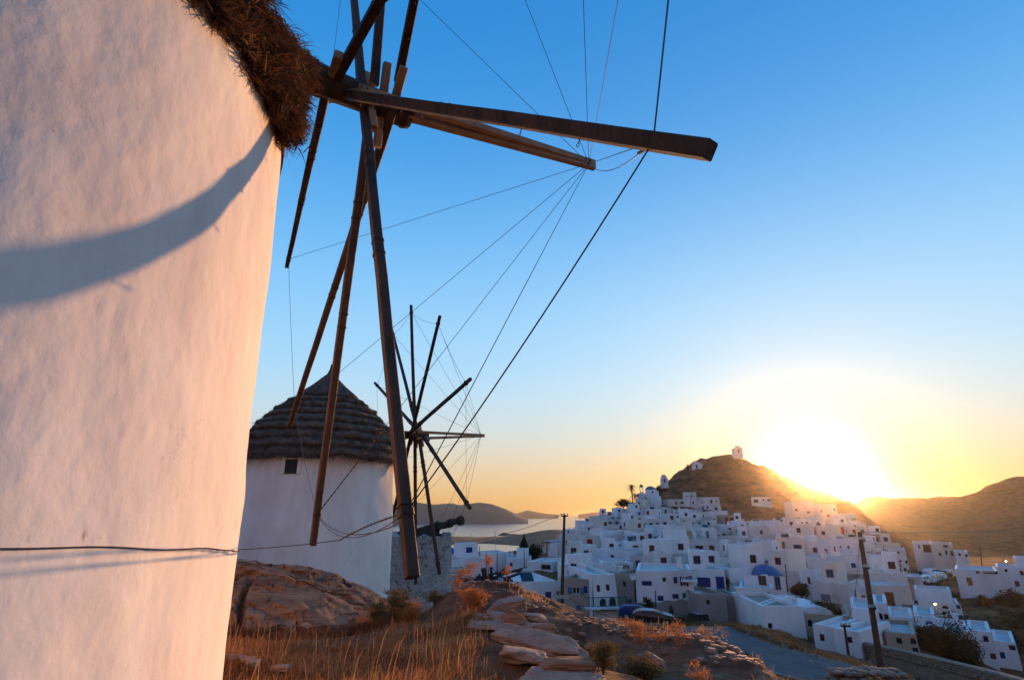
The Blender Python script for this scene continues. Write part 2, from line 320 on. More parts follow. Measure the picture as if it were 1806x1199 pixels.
# per direction (picture column where that azimuth meets the horizon): (distance, 'v', picture row) or (distance, height)
def UH(u): return math.atan2((u - CX) / FPX * cp, 1.0)      # azimuth of horizon column u
near = [(1.0,-1.6),(6,-1.62)]
COLS = [
 (-PI,      [(1,-1.5),(20,-2),(60,-6),(300,-30),(1200,-95),(9000,-100)]),
 (R(-110),  [(1,-1.55),(20,-2),(60,-8),(300,-50),(600,-95),(9000,-100)]),
 (R(-60),   [(1,-1.6),(10,-1.6),(20,-2.6),(40,-8),(100,-25),(300,-60),(500,-95),(9000,-100)]),
 (UH(420),  near+[(9,-1.7),(14,-2.2),(21,-2.95),(30,-4.5),(45,-8),(80,-18),(150,-40),(300,-70),(450,-95),(9000,-100)]),
 (UH(600),  near+[(9,-1.75),(14,-2.2),(21,-2.95),(30,-4.8),(45,-8),(80,-16),(150,-38),(300,-70),(450,-95),(9000,-100)]),
 (UH(740),  near+[(10,-1.75),(14,-2.15),(21,-3.3),(30,-5.0),(45,-7.2),(60,-10),(80,-12),(120,-14),(200,-40),(350,-80),(450,-95),(9000,-100)]),
 (UH(790),  near+[(9,-1.62),(12,-1.62),(15,-2.4),(22,-4.5),(45,-9),(60,-11),(80,-12.5),(120,-13),(200,-36),(300,-70),(450,-95),(9000,-100)]),
 (UH(840),  near+[(9,-1.50),(12,'v',1043),(15,-2.3),(22,-4.5),(45,-9),(60,-11.3),(80,-12.5),(120,-12.5),(160,-14),(200,-30),(300,-65),(450,-95),(9000,-100)]),
 (UH(900),  near+[(9,-1.56),(12,'v',1050),(16,-2.8),(24,-5.5),(45,-9.5),(62,-11.5),(80,-10.5),(110,-8.5),(150,-8.5),(200,-20),(300,-55),(450,-95),(9000,-100)]),
 (UH(950),  near+[(9,-1.68),(12,'v',1065),(16,-3.2),(24,-6),(45,-10),(62,-11.5),(80,'v',1020),(110,'v',985),(150,'v',972),(190,'v',968),(240,-24),(300,-48),(450,-95),(9000,-100)]),
 (UH(1040), near+[(9,-1.85),(12,'v',1092),(16,-3.6),(24,-6.5),(45,-9.8),(62,-11.3),(80,'v',1035),(110,'v',998),(150,'v',966),(190,'v',942),(215,'v',934),(240,'v',934),(300,-14),(450,-60),(600,-95),(9000,-100)]),
 (UH(1130), near+[(9,-1.95),(12,'v',1105),(16,-3.8),(24,-7),(45,'v',1100),(65,'v',1092),(80,'v',1042),(110,'v',1000),(150,'v',962),(190,'v',930),(230,'v',898),(250,'v',891),(272,'v',889),(300,'v',893),(400,-12),(700,-95),(9000,-100)]),
 (UH(1165), near+[(9,-1.98),(12.5,'v',1107),(17,-4.0),(24,-7),(45,'v',1100),(65,'v',1092),(80,'v',1043),(110,'v',1002),(150,'v',964),(190,'v',932),(230,'v',898),(252,'v',878),(275,'v',858),(300,'v',862),(400,-6),(700,-80),(9000,-100)]),
 (UH(1210), near+[(9,-2.0),(13,'v',1120),(18,-4.4),(25,-7),(45,'v',1100),(65,'v',1092),(80,'v',1045),(110,'v',1000),(150,'v',966),(190,'v',934),(235,'v',902),(265,'v',857),(288,'v',825),(308,'v',829),(400,0),(700,-60),(2500,-90),(9000,-100)]),
 (UH(1245), near+[(9,-2.05),(13,'v',1137),(18,-4.7),(25,-7),(45,'v',1102),(65,'v',1092),(80,'v',1047),(110,'v',1004),(150,'v',968),(190,'v',938),(235,'v',908),(262,'v',872),(290,'v',812),(312,'v',812),(400,3),(700,-50),(2500,-90),(9000,-100)]),
 (UH(1300), near+[(9,-2.2),(13,'v',1168),(18,-5.0),(28,-6.9),(38,-8.0),(50,'v',1107),(65,'v',1094),(80,'v',1050),(110,'v',1010),(150,'v',971),(190,'v',943),(235,'v',912),(262,'v',872),(292,'v',799),(312,'v',799),(400,6),(700,-40),(2500,-90),(9000,-100)]),
 (UH(1345), near+[(9,-2.35),(13,-3.75),(18,-5.3),(26,-6.6),(35,-7.7),(50,'v',1112),(65,'v',1100),(80,'v',1058),(110,'v',1012),(150,'v',974),(190,'v',945),(235,'v',915),(262,'v',876),(288,'v',819),(308,'v',822),(400,6),(700,-30),(2500,-90),(9000,-100)]),
 (UH(1400), near+[(9,-2.5),(13,-3.8),(18,-5.2),(24,-6.3),(32,-7.3),(42,-8.6),(60,'v',1115),(80,'v',1068),(110,'v',1018),(150,'v',980),(190,'v',951),(235,'v',920),(262,'v',884),(290,'v',845),(310,'v',850),(400,5),(700,-20),(2500,-90),(9000,-100)]),
 (UH(1450), near+[(9,-2.55),(13,-3.8),(18,-5.2),(24,-6.4),(32,-7.4),(42,-8.7),(60,'v',1120),(80,'v',1075),(110,'v',1025),(150,'v',989),(190,'v',957),(235,'v',923),(262,'v',892),(285,'v',864),(305,'v',872),(400,2),(600,0),(700,'v',893),(1000,-10),(2500,-90),(9000,-100)]),
 (UH(1505), near+[(9,-2.6),(13,-3.8),(18,-5.3),(25,-6.6),(35,-7.9),(45,-9.2),(60,'v',1125),(80,'v',1082),(110,'v',1035),(150,'v',997),(190,'v',962),(235,'v',928),(262,'v',905),(280,'v',889),(300,'v',893),(400,'v',908),(600,'v',893),(800,'v',889),(1000,-10),(2500,-90),(9000,-100)]),
 (UH(1540), near+[(9,-2.6),(13,-3.8),(18,-5.3),(25,-6.7),(35,-8.0),(45,-9.4),(60,'v',1130),(80,'v',1086),(110,'v',1042),(150,'v',1003),(190,'v',975),(235,'v',945),(270,'v',928),(300,'v',928),(400,'v',918),(600,'v',896),(820,'v',879),(1050,0),(2500,-90),(9000,-100)]),
 (UH(1600), near+[(9,-2.6),(13,-3.8),(18,-5.4),(25,-6.9),(35,-8.4),(45,-9.9),(60,'v',1145),(80,'v',1100),(110,'v',1052),(150,'v',1012),(190,'v',992),(235,'v',972),(300,'v',955),(400,'v',938),(600,'v',905),(850,'v',878),(1100,'v',890),(2500,-80),(9000,-100)]),
 (UH(1700), near+[(9,-2.6),(13,-3.9),(18,-5.5),(25,-7.2),(35,-9.2),(45,-10.6),(60,-13.0),(72,'v',1172),(86,'v',1124),(110,'v',1052),(150,'v',1012),(190,'v',995),(260,'v',978),(350,'v',958),(600,'v',912),(850,'v',876),(1100,'v',886),(2500,-70),(9000,-100)]),
 (UH(1806), near+[(9,-2.6),(13,-3.9),(18,-5.6),(25,-7.4),(35,-9.6),(45,-11.0),(60,-14.0),(74,'v',1184),(88,'v',1132),(110,'v',1055),(150,'v',1012),(190,'v',998),(260,'v',980),(350,'v',958),(600,'v',896),(850,'v',843),(1100,'v',848),(2500,-60),(9000,-100)]),
 (R(60),    near+[(20,-5.6),(45,-12),(110,-14),(260,-10),(600,30),(900,60),(1400,45),(2600,-40),(9000,-100)]),
 (R(110),   [(1,-1.55),(20,-3),(60,-10),(200,-14),(900,40),(1500,20),(3000,-60),(9000,-100)]),
 (PI,       [(1,-1.5),(20,-2),(60,-6),(300,-30),(1200,-95),(9000,-100)]),
]
TR = np.exp(np.linspace(math.log(1.0), math.log(9000), 420))
TH = np.array([c[0] for c in COLS]); TAB = []
for th_, lst in COLS:
    rs, zs = [], []
    for q in lst:
        rs.append(math.log(q[0])); zs.append(q[1] if len(q) == 2 else q[0] * te_theta(th_, q[2]))
    row = np.interp(np.log(TR), rs, zs)
    lnr = np.log(TR)
    k = np.exp(-.5*(np.arange(-4,5)/1.6)**2); k /= k.sum()
    row = np.convolve(np.pad(row, 4, mode='edge'), k, 'valid')
    TAB.append(row)
TAB = np.array(TAB)
def base_z(X, Y):
    X, Y = np.asarray(X, float), np.asarray(Y, float)
    th = np.arctan2(X, Y); r = np.maximum(np.hypot(X, Y), 1.001)
    i = np.clip(np.searchsorted(TH, th) - 1, 0, len(TH)-2); t = (th - TH[i]) / (TH[i+1] - TH[i])
    j = (np.log(r) - math.log(1.0)) / (math.log(9000)) * (len(TR)-1); j0 = np.clip(np.floor(j).astype(int), 0, len(TR)-2); s = np.clip(j - j0, 0, 1)
    def row(i): i = np.clip(i, 0, len(TH)-1); return TAB[i, j0]*(1-s) + TAB[i, j0+1]*s
    p1, p2 = row(i), row(i+1)                      # monotone-ish smooth step between directions
    ts = t*t*(3-2*t)*.35 + t*.65
    return p1 + (p2 - p1) * ts
def rockmask(X, Y):                                 # the schist ridge to the right of the grass
    th = np.degrees(np.arctan2(X, Y)); r = np.hypot(X, Y)
    edge = 8.2 - .055*np.clip(th+6, 0, 40)*1.6
    m = np.clip((r - edge - .8*N1.fbm(X*.7, Y*.7)) / 1.2, 0, 1) * np.clip((th + 9)/5, 0, 1) * np.clip((24 - r)/6, 0, 1)
    return m
ROADC = None
def ground_z(X, Y):
    X, Y = np.asarray(X, float), np.asarray(Y, float)
    r = np.hypot(X, Y); z = base_z(X, Y)
    z = z + .05*N1.fbm(X*1.1, Y*1.1)*np.clip(r/5,0,1)*np.clip(14/r,0,1)
    m = rockmask(X, Y)
    # slanting beds of schist: a saw-tooth along a tilted direction
    q = (X*.42 + Y*.95)*1.15 + 1.0*N2.fbm(X*.28, Y*.28) + .25*z
    saw = np.abs((q % 1.0) - .3)
    z = z + m*(.20*N2.fbm(X*.5, Y*.5, 3) + .10*(saw-.35) + .05*N1.fbm(X*2.2, Y*5.0) + .022*N2.fbm(X*6, Y*15))
    far = np.clip((r-240)/40, 0, 1)
    z = z + far*np.clip(r*.0035, 0, 3.2)*N2.fbm(X*.03, Y*.03, 9, octaves=6)*np.clip((3000-r)/1500,0,1)
    hillm = far*np.clip(1-(r-240)/150,0,1)*np.clip((np.degrees(np.arctan2(X,Y))-14)/3,0,1)
    qq = (z + .10*X + 1.6*N2.fbm(X*.03, Y*.03, 2))*.42; z = z + hillm*(2.0*(np.clip((qq % 1.0)*2.2, 0, 1) - .5) + 1.2*N1.fbm(X*.16, Y*.16, 5, octaves=4))
    mid = np.clip((r-40)/30, 0, 1)*(1-far)
    z = z + mid*.25*N1.fbm(X*.12, Y*.12)
    z = z + np.clip((r-24)/15,0,1)*np.clip((70-r)/20,0,1)*.12*N2.fbm(X*.5,Y*.5)
    return z
# the road: it comes up from the lower right, passes below the ridge and runs to the parked car
ROAD = [(33,25.5),(26,27.2),(20.5,29),(16.5,32),(13.8,36.5),(12.6,42),(13.0,47.5),(16,53)]
def road_dist(X, Y):
    best = np.full(np.shape(X), 1e9); par = np.zeros(np.shape(X)); acc = 0
    for (ax, ay), (bx, by) in zip(ROAD[:-1], ROAD[1:]):
        dx, dy = bx-ax, by-ay; L2 = dx*dx+dy*dy
        t = np.clip(((X-ax)*dx+(Y-ay)*dy)/L2, 0, 1); d = np.hypot(X-ax-t*dx, Y-ay-t*dy)
        m = d < best; best = np.where(m, d, best); par = np.where(m, acc + t*math.sqrt(L2), par); acc += math.sqrt(L2)
    return best, par
def _roadz():
    pts = []; acc = 0
    for k, (x, y) in enumerate(ROAD):
        if k: acc += math.hypot(x-ROAD[k-1][0], y-ROAD[k-1][1])
        pts.append((acc, float(base_z(x, y))))
    return [p[0] for p in pts], [p[1] for p in pts]
RZ = _roadz()
def road_z(par): return np.interp(par, RZ[0], RZ[1])
def gz(X, Y):
    X, Y = np.asarray(X, float), np.asarray(Y, float)
    z = ground_z(X, Y); d, par = road_dist(X, Y)
    w = np.clip((6.2 - d)/3.4, 0, 1); w = w*w*(3-2*w)
    return z*(1-w) + (road_z(par) - .05)*w
def gz1(x, y): return float(gz(np.array([x]), np.array([y]))[0])

th_f = np.radians(np.concatenate([np.arange(-180,-56,4.0), np.arange(-54,56.01,.28), np.arange(58,180,4.0)]))
r_f = np.concatenate([np.linspace(.4, 5, 14), np.arange(5.12, 19, .105), np.exp(np.linspace(math.log(19.2), math.log(420), 190)), np.exp(np.linspace(math.log(425), math.log(1400), 150)), np.exp(np.linspace(math.log(1450), math.log(9000), 36))])
TT, RR = np.meshgrid(th_f, r_f); GX, GY = RR*np.sin(TT), RR*np.cos(TT)
GZ = gz(GX, GY)
GV = np.stack([GX, GY, GZ], -1).reshape(-1, 3)
nc = len(th_f)
gf = grid_faces(len(r_f), nc, wrap=True)[:, ::-1]

def ground_material():
    m = bpy.data.materials.new('ground_soil_rock_and_scrub'); m.use_nodes = True
    nt = m.node_tree; N, L = nt.nodes, nt.links; b = N['Principled BSDF']; b.inputs['Roughness'].default_value = .95; b.inputs['Specular IOR Level'].default_value = .15
    t = N.new('ShaderNodeTexCoord')
    def noise(scale, det=7, st=(1,1,1), ro=.6):
        mp = N.new('ShaderNodeMapping'); mp.inputs['Scale'].default_value = st; L.new(t.outputs['Object'], mp.inputs[0])
        n = N.new('ShaderNodeTexNoise'); n.inputs['Scale'].default_value = scale; n.inputs['Detail'].default_value = det; n.inputs['Roughness'].default_value = ro
        L.new(mp.outputs[0], n.inputs['Vector']); return n.outputs[0]
    def ramp(src, stops):
        r = N.new('ShaderNodeValToRGB'); c = r.color_ramp
        c.elements[0].position, c.elements[0].color = stops[0][0], (*stops[0][1], 1)
        c.elements[1].position, c.elements[1].color = stops[-1][0], (*stops[-1][1], 1)
        for p, q in stops[1:-1]: e = c.elements.new(p); e.color = (*q, 1)
        L.new(src, r.inputs[0]); return r.outputs[0]
    def mix(f, a, c):
        x = N.new('ShaderNodeMix'); x.data_type = 'RGBA'; L.new(f, x.inputs[0]); L.new(a, x.inputs[6]); L.new(c, x.inputs[7]); return x.outputs[2]
    def attr(n): a = N.new('ShaderNodeAttribute'); a.attribute_name = n; return a.outputs['Fac']
    soil = ramp(noise(1.7), [(.3, (.10,.038,.016)), (.5, (.21,.088,.038)), (.7, (.32,.165,.082))])
    rock = ramp(noise(1.3, 10, (.55,1.2,2.5), .72), [(.30, (.05,.021,.011)), (.42, (.16,.070,.036)), (.55, (.29,.145,.080)), (.72, (.38,.24,.16))])
    scrub = ramp(noise(.20, 14, (1,1,1.6), .82), [(.38, (.028,.013,.006)), (.46, (.105,.045,.019)), (.54, (.24,.098,.036)), (.66, (.38,.18,.078))])
    gravel = ramp(noise(1.2, 12, (1,1,1), .8), [(.3, (.15,.068,.030)), (.5, (.30,.155,.075)), (.72, (.42,.26,.15))])
    c = mix(attr('rock'), soil, rock); c = mix(attr('far'), c, scrub); c = mix(attr('gravel'), c, gravel)
    L.new(c, b.inputs['Base Color'])
    bp = N.new('ShaderNodeBump'); bp.inputs['Strength'].default_value = .9; bp.inputs['Distance'].default_value = .06
    L.new(noise(9, 10, (1,1,2), .7), bp.inputs['Height'])
    b2 = N.new('ShaderNodeBump'); b2.inputs['Strength'].default_value = .55; b2.inputs['Distance'].default_value = 2.0
    L.new(noise(.25, 10, (1,1,1), .75), b2.inputs['Height']); L.new(bp.outputs[0], b2.inputs['Normal'])
    L.new(b2.outputs[0], b.inputs['Normal'])
    return m
ground = np_mesh('ground', GV, gf, ground_material(), smooth=True)
ground['kind'] = 'structure'
def fattr(o, name, arr):
    a = o.data.attributes.new(name, 'FLOAT', 'POINT'); a.data.foreach_set('value', np.asarray(arr, np.float32).ravel())
fattr(ground, 'rock', rockmask(GX, GY))
far_m = np.clip((RR-55)/25, 0, 1); fattr(ground, 'far', far_m)
rd, rp = road_dist(GX, GY)
grav = np.clip((7.5 + 2.5*N1.fbm(GX*.3, GY*.3) - rd)/1.5, 0, 1)*np.clip((RR-19)/3,0,1)
fattr(ground, 'gravel', grav)

# road surface, one sheet with a worn edge line
def strip(name, offs_l, offs_r, dz, material, par0=0, par1=None, n=90):
    L = RZ[0][-1]; par1 = par1 or L
    px = np.interp(np.linspace(par0, par1, n), RZ[0], [p[0] for p in ROAD]); py = np.interp(np.linspace(par0, par1, n), RZ[0], [p[1] for p in ROAD])
    k = np.ones(9)/9; px = np.convolve(np.pad(px, 4, mode='edge'), k, 'valid'); py = np.convolve(np.pad(py, 4, mode='edge'), k, 'valid')
    dx, dy = np.gradient(px), np.gradient(py); l = np.hypot(dx, dy); nx, ny = -dy/l, dx/l
    z = road_z(np.linspace(par0, par1, n))
    cols = np.linspace(offs_l, offs_r, 5)
    V = np.stack([np.stack([px+nx*o, py+ny*o, z+dz], -1) for o in cols], 1).reshape(-1, 3)
    o = np_mesh(name, V, grid_faces(n, 5), material); o['kind'] = 'structure'; return o
strip('road', -2.6, 2.6, .03, M['asphalt'], par0=0, par1=29)
strip('road_edge_line', 2.25, 2.33, .036, M['line'], par0=4, par1=20)

# sea, to the horizon
ang_ = np.radians(np.arange(0, 360, 4)); rr_ = np.array([0, 300, 800, 1500, 2500, 4000, 6500, 10000, 16000, 26000, 45000, 60000.])
TT2, RR2 = np.meshgrid(ang_, rr_)
def water_material():
    m = bpy.data.materials.new('sea_water'); m.use_nodes = True; nt = m.node_tree; N, L = nt.nodes, nt.links
    b = N['Principled BSDF']; b.inputs['Base Color'].default_value = (.10,.14,.19,1); b.inputs['Roughness'].default_value = .18
    t = N.new('ShaderNodeTexCoord'); nz = N.new('ShaderNodeTexNoise'); nz.inputs['Scale'].default_value = .06; nz.inputs['Detail'].default_value = 8
    L.new(t.outputs['Object'], nz.inputs['Vector']); bp = N.new('ShaderNodeBump'); bp.inputs['Strength'].default_value = .28; bp.inputs['Distance'].default_value = 1.6
    L.new(nz.outputs[0], bp.inputs['Height']); L.new(bp.outputs[0], b.inputs['Normal']); return m
sea = np_mesh('sea', np.stack([RR2*np.sin(TT2), RR2*np.cos(TT2), np.full(TT2.shape, SEA)], -1).reshape(-1,3), grid_faces(len(rr_), len(ang_), wrap=True)[:, ::-1], water_material())
sea['kind'] = 'structure'
# seabed under it, so that nothing shows below
# ------------------------------------------------------------------ hills that rise from the sea
def ridge(name, prof, r0, depth, material, seed, rough=.12, n=150, nd=26, front=.5):
    # prof: (picture column, picture row of the skyline); the crest stands at distance r0, the foot r0-depth*front .. r0+depth
    us = [p[0] for p in prof]; th = np.linspace(UH(us[0]), UH(us[-1]), n)
    tv = [UH(u) for u in us]; zt = [r0*te_theta(t, p[1]) for t, p in zip(tv, prof)]
    top = np.interp(th, tv, zt); k = np.ones(5)/5; top = np.convolve(np.pad(top, 2, mode='edge'), k, 'valid')
    NN = Noise(seed)
    s = np.linspace(-1, 1, nd); V = []
    for a in s:
        rr = r0 + depth*(a*front if a < 0 else a)
        w = (1 - abs(a)**1.25)
        X, Y = rr*np.sin(th), rr*np.cos(th)
        h = (top - SEA)
        q = 1 + rough*NN.fbm(X*12/r0*3, Y*12/r0*3, octaves=5)*(1 - abs(w))*1.6
        V.append(np.stack([X, Y, SEA - 3 + (h+3)*w*q], -1))
    V = np.concatenate(V)
    o = np_mesh(name, V, grid_faces(nd, n)[:, ::-1], material, smooth=True); o['kind'] = 'structure'; return o
ridge('island_hill', [(640,900),(690,889),(735,885),(765,889),(800,886),(806,890),(845,885),(868,888),(895,898),(915,908),(931,914)], 2750, 500, M['island'], 21, front=.55)
ridge('island_hill', [(905,907),(925,901),(931,898),(938,901),(960,905),(985,907)], 6000, 500, M['island'], 22, n=40)
ridge('island_hill', [(1020,907),(1045,903),(1070,901),(1110,903),(1200,906)], 6200, 500, M['island'], 23, n=40)
M['headland'] = mat('scrubby_headland', (.075,.047,.030), .95, col2=(.16,.10,.068), scale=.012, detail=12)
ridge('headland', [(650,950),(760,948),(790,946),(815,946),(850,948),(880,947),(905,944),(930,940),(955,935),(975,933),(1000,934),(1040,940),(1090,946)], 960, 200, M['headland'], 24, front=1.3)
ridge('headland', [(700,972),(780,970),(845,973),(868,977),(900,975),(960,962),(1020,957),(1060,957)], 590, 100, M['headland'], 25, front=1.1)
ridge('islet', [(866,944),(870,942),(874,944)], 1180, 14, M['headland'], 26, n=14, nd=10)
ridge('islet', [(878,944),(883,940),(890,938),(897,941),(905,941),(918,942),(926,944)], 1150, 26, M['headland'], 27, n=40, nd=14)
def haze_box(x0, x1, y0, y1, z0, z1, density, aniso, colour):
    mb = MB(); mb.box(x0, x1, y0, y1, z0, z1)
    m = bpy.data.materials.new('thin_sunset_haze'); m.use_nodes = True; nt = m.node_tree; N, L = nt.nodes, nt.links
    N.remove(N['Principled BSDF'])
    v = N.new('ShaderNodeVolumePrincipled'); v.inputs['Density'].default_value = density; v.inputs['Anisotropy'].default_value = aniso
    v.inputs['Color'].default_value = (*colour, 1)
    L.new(v.outputs[0], N['Material Output'].inputs['Volume'])
    m.cycles.homogeneous_volume = True
    o = mb.build('haze', m); o['kind'] = 'stuff'; return o
haze_box(-61000, 61000, -61000, 61000, -104, 72, .00007, .945, (1.0,.86,.60))
# ================================================================== windmill 1: the whitewashed tower beside the view point
straws = RNG
def fibres(n, root_fn, length, width, seed):
    """n thin tapering blades; root_fn(k) -> (points (n,3), directions (n,3))"""
    rs = np.random.RandomState(seed)
    P, D = root_fn(rs, n)
    D = D/np.linalg.norm(D, axis=1, keepdims=True)
    Ln = length*rs.uniform(.4, 1.3, n)[:,None]; side = np.cross(D, rs.normal(size=(n,3))); side /= np.linalg.norm(side, axis=1, keepdims=True)
    bend = rs.normal(size=(n,3))*.22
    W = (width*rs.uniform(.5, 1.4, n))[:,None]
    m = P + D*Ln*.5 + bend*Ln*.25; e = P + D*Ln + bend*Ln
    e[:,2] -= (Ln[:,0]*.12)
    V = np.stack([P - side*W, P + side*W, m + side*W*.8, m - side*W*.8, e + side*W*.15, e - side*W*.15], 1).reshape(-1,3)
    b = (np.arange(n)*6)[:,None]
    F = np.concatenate([b + np.array([0,1,2,3]), b + np.array([3,2,4,5])], 0)
    return V, F

T1 = np.array([-5.628, 3.279]); RB, RT, ZT = 3.712, 3.557, 3.492
def wall1(a, z):
    R0 = RB + (RT-RB)*(z+1.6)/(ZT+1.6)
    x, y = T1[0]+R0*np.cos(a), T1[1]+R0*np.sin(a)
    bump = .020*N1.fbm(x*.9, y*.9, z*.9, octaves=3) + .0032*N2.fbm(x*4, y*4, z*2.6, octaves=4) + .0016*N1.fbm(x*16, y*16, z*12, octaves=3)
    return R0 + bump
mill = thing('windmill', 'near whitewashed windmill tower whose thatch eave and long dark spoked wheel fill the upper part', 'windmill', (T1[0], T1[1], -1.6))
aa = np.concatenate([np.radians(np.arange(-100, 80, .32)), np.radians(np.arange(80, 260, 3.0))]); zz = np.linspace(-2.2, 3.75, 240)
A, Z = np.meshgrid(aa, zz); RRw = wall1(A, Z)
V = np.stack([T1[0]+RRw*np.cos(A), T1[1]+RRw*np.sin(A), Z], -1).reshape(-1,3)
def plaster_mat():
    m = bpy.data.materials.new('uneven_limewashed_plaster'); m.use_nodes = True; nt = m.node_tree; N, L = nt.nodes, nt.links
    b = N['Principled BSDF']; b.inputs['Roughness'].default_value = .92; b.inputs['Specular IOR Level'].default_value = .2
    t = N.new('ShaderNodeTexCoord')
    def noise(scale, det, st, ro=.6):
        mp = N.new('ShaderNodeMapping'); mp.inputs['Scale'].default_value = st; L.new(t.outputs['Object'], mp.inputs[0])
        n = N.new('ShaderNodeTexNoise'); n.inputs['Scale'].default_value = scale; n.inputs['Detail'].default_value = det; n.inputs['Roughness'].default_value = ro
        L.new(mp.outputs[0], n.inputs['Vector']); return n.outputs[0]
    r = N.new('ShaderNodeValToRGB'); r.color_ramp.elements[0].position = .32; r.color_ramp.elements[0].color = (.66,.57,.53,1)
    r.color_ramp.elements[1].position = .62; r.color_ramp.elements[1].color = (.83,.77,.72,1)
    L.new(noise(.8, 6, (1,1,.45)), r.inputs[0])
    # faint vertical damp streaks and a few rust specks
    r2 = N.new('ShaderNodeMapRange'); r2.inputs[1].default_value = .56; r2.inputs[2].default_value = .74; r2.inputs[4].default_value = .45
    L.new(noise(2.2, 6, (1,1,.22), .55), r2.inputs[0])
    mx = N.new('ShaderNodeMix'); mx.data_type = 'RGBA'; L.new(r2.outputs[0], mx.inputs[0]); L.new(r.outputs[0], mx.inputs[6]); mx.inputs[7].default_value = (.56,.50,.50,1)
    r3 = N.new('ShaderNodeMapRange'); r3.inputs[1].default_value = .735; r3.inputs[2].default_value = .77
    L.new(noise(6, 3, (1,1,1)), r3.inputs[0])
    m2 = N.new('ShaderNodeMix'); m2.data_type = 'RGBA'; L.new(r3.outputs[0], m2.inputs[0]); L.new(mx.outputs[2], m2.inputs[6]); m2.inputs[7].default_value = (.40,.27,.17,1)
    def mth(op, a, c=None):
        n = N.new('ShaderNodeMath'); n.operation = op
        for i_, v_ in enumerate((a, c)):
            if v_ is None: continue
            if isinstance(v_, (int, float)): n.inputs[i_].default_value = v_
            else: L.new(v_, n.inputs[i_])
        return n.outputs[0]
    def rng(src, a, c):
        n = N.new('ShaderNodeMapRange'); n.inputs[1].default_value = a; n.inputs[2].default_value = c; L.new(src, n.inputs[0]); return n.outputs[0]
    # hairline cracks where a slow noise crosses its middle, only in patches
    line = rng(mth('ABSOLUTE', mth('SUBTRACT', noise(1.1, 9, (1,1,.6), .62), .5)), .0032, .0008)
    crack = mth('MULTIPLY', line, rng(noise(.9, 2, (1,1,1)), .56, .64))
    # rusty trickles under the line where a cable has rubbed the wall
    sx = N.new('ShaderNodeSeparateXYZ'); L.new(t.outputs['Object'], sx.inputs[0])
    band = rng(mth('ABSOLUTE', mth('SUBTRACT', sx.outputs['Z'], 1.50)), .085, .01)
    rust = mth('MULTIPLY', mth('MULTIPLY', band, rng(noise(14, 6, (1,1,.35), .75), .57, .68)), .6)
    m3 = N.new('ShaderNodeMix'); m3.data_type = 'RGBA'; L.new(mth('MULTIPLY', crack, .30), m3.inputs[0]); L.new(m2.outputs[2], m3.inputs[6]); m3.inputs[7].default_value = (.30,.24,.20,1)
    m4 = N.new('ShaderNodeMix'); m4.data_type = 'RGBA'; L.new(rust, m4.inputs[0]); L.new(m3.outputs[2], m4.inputs[6]); m4.inputs[7].default_value = (.30,.17,.09,1)
    L.new(m4.outputs[2], b.inputs['Base Color'])
    p = None
    for sc, st, dist, det, stg in ((1.6, (1,1,.7), .035, 5, .5), (8, (1,1,.7), .006, 7, .5), (55, (1,1,1), .0012, 5, .6)):
        bp = N.new('ShaderNodeBump'); bp.inputs['Strength'].default_value = stg; bp.inputs['Distance'].default_value = dist
        L.new(noise(sc, det, st), bp.inputs['Height'])
        if p: L.new(p, bp.inputs['Normal'])
        p = bp.outputs[0]
    L.new(p, b.inputs['Normal']); return m
M['lime'] = plaster_mat()
tw = np_mesh('tower', V, grid_faces(len(zz), len(aa), wrap=True), M['lime'], mill, smooth=True)

# thatch: rolled eave and cone above, then loose fibres
cone_h = 3.6
def eave_prof(a):     # radius, height pairs from under the eave to the apex
    lump = .045*N2.fbm(np.cos(a)*5, np.sin(a)*5, 1.0) + .04*N1.fbm(np.cos(a)*16, np.sin(a)*16, 2.0)
    # the thatch swells and hangs lower where the wheel shaft leaves the cap
    sh = np.exp(-((a - R(32.5))/R(16))**2)
    return lump, sh
aa2 = np.radians(np.arange(-180, 180, 1.2)); prof = [(-.12,.30),(-.04,-.02),(.02,-.09),(.07,-.12),(.13,-.07),(.16,.04),(.14,.22),(.08,.45),(-.12,.75),(-.6,1.25),(-1.3,2.0),(-2.3,2.8),(-3.3,3.5),(-3.52,3.75)]
VV = []
for k, (dr, dz) in enumerate(prof):
    lump, shf = eave_prof(aa2)
    w = 1 if k < 9 else .3
    gq = np.clip((aa2 - R(0))/R(22), 0, 1); gq = 1 - .92*gq*gq*(3-2*gq)
    rr = RT + (dr*gq if 0 < k < 8 else dr) + (lump*w*gq if k > 0 else 0) + (.0 + shf*0)
    rr = np.maximum(rr, .03); z = ZT + (dz if dz > 0 else dz*gq + .10*(1-gq)) + lump*.6*w*(k > 0)*gq + (shf*(.95) if 6 < k < 11 else shf*(.45) if k == 6 else 0) - (.10*shf if k in (1,2,3,4) else 0)
    VV.append(np.stack([T1[0]+rr*np.cos(aa2), T1[1]+rr*np.sin(aa2), z + .05*N1.fbm(rr*6*np.cos(aa2), rr*6*np.sin(aa2), k*1.0)], -1))
cap = np_mesh('thatched_cap', np.concatenate(VV), grid_faces(len(prof), len(aa2), wrap=True), M['straw'], mill, smooth=True)
